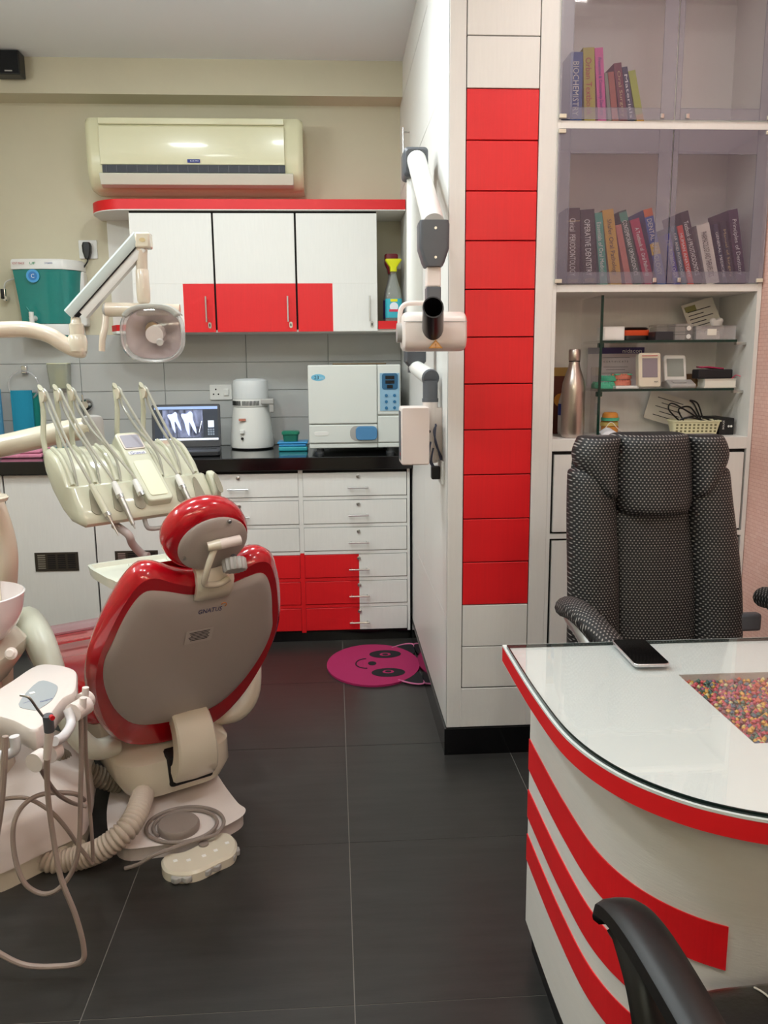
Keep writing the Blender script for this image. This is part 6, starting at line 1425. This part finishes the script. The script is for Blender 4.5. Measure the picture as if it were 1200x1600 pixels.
# central keypad
cpn = [(-.0, .0), (0, 0)]
KX = .262
F2 = frame(V(KX, -.012, .045), (1, 0, 0), V(0, .235, .215))
kpb = uobj('keypad_console', G().prism(rrect(.09, .3, .016, 5, 0, .15), -.035, .022, F2), cream2, bevel=.005, seg=3)
uobj('keypad_recess', G().prism(rrect(.062, .15, .01, 5, 0, .095), .022, .0242, F2), mat('keypad_cream', 'd9d8bc', .3), kpb)
uobj('display_frame', G().prism(rrect(.074, .066, .008, 4, 0, .255), .022, .0252, F2), mat('frame_pale', 'd2c6bb', .35), kpb)
uobj('display', G().prism(rrect(.064, .056, .005, 4, 0, .255), .0252, .0262, F2), mat('lcd_mauve', '9a97a0', .25), kpb)
lbp = uobj('name_plate', G().prism(rrect(.062, .014, .003, 3, 0, .205), .022, .0232, F2), offw, kpb)
text('Gnatus', UM @ F2 @ Matrix.Translation((0, .205, .0234)), .05, ink_b, kpb, .012)
# right end holder
uobj('side_holder', G().loft([[V(x, y, z) for y, z in ((-.005, .03), (-.012, .06), (.02, .12), (.045, .13), (.055, .1), (.03, .04))] for x in (UW, UW+.028)]), cream2, bevel=.008)
uobj('side_slot', G().prism(c2([(-.007, .03), (.007, .03), (.009, -.03), (-.009, -.03)], 4), 0, .002, frame(V(UW+.014, -.002, .085)+fn*.008, (1, 0, 0), fu)), slot_m)
# whip arms, hoses and handpieces
whip_m = mat('hose_grey', 'a9a79a', .3, coat=.3)
for k, x in enumerate((.012, .06, .105, .262, .358)):
    base = V(x, .24, .18); top = V(x+.006, .27, .405)
    wpth = cr([base, V(x+.0, .262, .25), V(x+.006, .262, .33), V(x+.004, .262, .375), top, V(x-.002, .25, .418)], 5)
    st = uobj('whip_arm', G().tube(wpth, [.014]*12+[.012]*(len(wpth)-12), 10, flat=.55), cream2)
    uobj('pulley', G().cyl(V(x-.0, .25, .392), V(x+.01, .25, .392), .02, n=20), cream, st)
    sx_ = sxs[k]
    tip = V(sx_-.004, .03, .12)+fn*(.013 if k < 4 else .006)
    hs_ = cr([V(x+.006, .245, .412), V(x+.009, .232, .402), V(x+.012, .215, .375), V(x+.5*(sx_-x), .125, .25), tip+V(-.004, .012, .02), tip], 6)
    uobj('supply_hose', G().tube(hs_, .0045, 8), whip_m, st)
    hs2 = cr([V(x+.012, .245, .385), V(x+.014, .235, .35), V(x+.3*(sx_-x)+.008, .19, .28), V(sx_-.02, .115, .195), V(sx_-.02, .082, .118)], 6)
    uobj('return_hose', G().tube(hs2, .0045, 8), whip_m, st)
def handpiece(label, k, L1, L2, tipL, r, m1, m2, nm='handpiece'):
    x = sxs[k]; a = V(x-.004, .03, .12)+fn*.013; dirv = V(.012, -.052, -.085).normalized()
    if tipL > .03: dirv = V(.02, -.05, -.085).normalized()
    w0 = UM @ a
    t = thing(nm, label, 'handpiece', tuple(w0))
    b = a+dirv*L1; c = b+dirv*L2
    uobj('sleeve', G().tube([a, a+dirv*L1*.5, b], [r*.8, r, r*1.05], 14), m1, t)
    uobj('collar', G().cyl(b, b+dirv*.012, r*1.12, n=16), chrome, t)
    if L2: uobj('barrel', G().tube([b+dirv*.012, b+dirv*(L2*.4), c], [r*.95, r*.9, r*.6], 14), m2, t)
    if tipL: uobj('tip', G().tube([c, c+dirv*tipL], [r*.35, r*.2], 8), steel, t)
handpiece('cream syringe with needle in the first slot of the delivery head', 0, .1, .03, .05, .0105, cream2, steel)
handpiece('slim silver handpiece in the second slot of the delivery head', 1, .045, .105, .014, .0105, offw, steel)
handpiece('short white hose coupling in the third slot without an instrument', 2, .045, 0, 0, .0105, offw, steel)
handpiece('long silver handpiece in the fourth slot beside the keypad', 3, .04, .115, .012, .0105, offw, steel)
uobj('grab_handle', G().tube(cr([V(.215, .012, .006), V(.215, .0, -.02), V(.225, -.004, -.032), V(.26, -.004, -.035), V(.295, -.004, -.032), V(.305, 0, -.02), V(.305, .012, .006)], 5), .0075, 10), lgrey)
# support arm of the head, from the left
sa_ = [(-1.189, 2.85, 1.1), (-1.125, 2.85, 1.105), (-0.996, 2.85, 1.132), (-0.889, 2.85, 1.154), (-0.802, 2.83, 1.165)]
obj('support_arm', G().tube(cr(sa_, 5), .04, 18, flat=.95), cream, DU)
obj('arm_joint', G().lathe([(.035, -.09), (.037, -.03), (.036, .03), (.03, .045), (.012, .05)], ((-0.809, 2.83, 1.157)[0], 2.83, (-0.809, 2.83, 1.157)[2]), 22), lgrey, DU)
obj('arm_post', G().tube(cr([(-1.189, 2.85, 1.1), (-1.25, 2.75, 1.05), (-1.22, 2.6, .8), (-1.15, 2.45, .6)], 5), .035, 14), cream, DU)
# bracket tray
bt_ = thing('bracket_tray', 'pale bracket tray with moulded compartments below the delivery head', 'tray', (-.62, 2.5, .78))
TZ = .80
to = [(-0.711, 2.354, 0.8), (-0.704, 2.4, 0.8), (-0.539, 2.499, 0.8), (-0.392, 2.555, 0.8), (-0.346, 2.43, 0.8), (-0.378, 2.33, 0.8), (-0.56, 2.184, 0.8), (-0.607, 2.202, 0.8), (-0.652, 2.261, 0.8)]
tpx = [(p[0], p[1]) for p in to]; ar = sum(tpx[i-1][0]*tpx[i][1]-tpx[i][0]*tpx[i-1][1] for i in range(len(tpx)))
tpx = c2(tpx if ar > 0 else tpx[::-1], 4)
mint = mat('tray_mint', 'dde0d0', .25, coat=.3)
obj('body', G().loft([[V(x, y, TZ-.03) for x, y in offset(tpx, .006)], [V(x, y, TZ) for x, y in tpx], [V(x, y, TZ) for x, y in offset(tpx, .01)], [V(x, y, TZ-.012) for x, y in offset(tpx, .016)]]), mint, bt_)
for k in range(3):
    q = [(-0.596, 2.368, 0.79), (-0.55, 2.41, 0.79), (-0.501, 2.445, 0.79)][k]
    obj('divider', G().box((q[0], q[1], TZ-.009), (.006, .1, .006), rotz(20)), mint, bt_, smooth=False, bevel=.002)
obj('tray_arm', G().tube(cr([UM @ V(.13, .045, -.0135), (-0.652, 2.58, 0.848), (-0.645, 2.6, 0.812), (-0.622, 2.62, 0.774), ((-0.601, 2.616, 0.77)[0], (-0.601, 2.616, 0.77)[1], .768)], 5), .013, 12), mat('arm_pinkgrey', 'b3a3a0', .35), bt_)
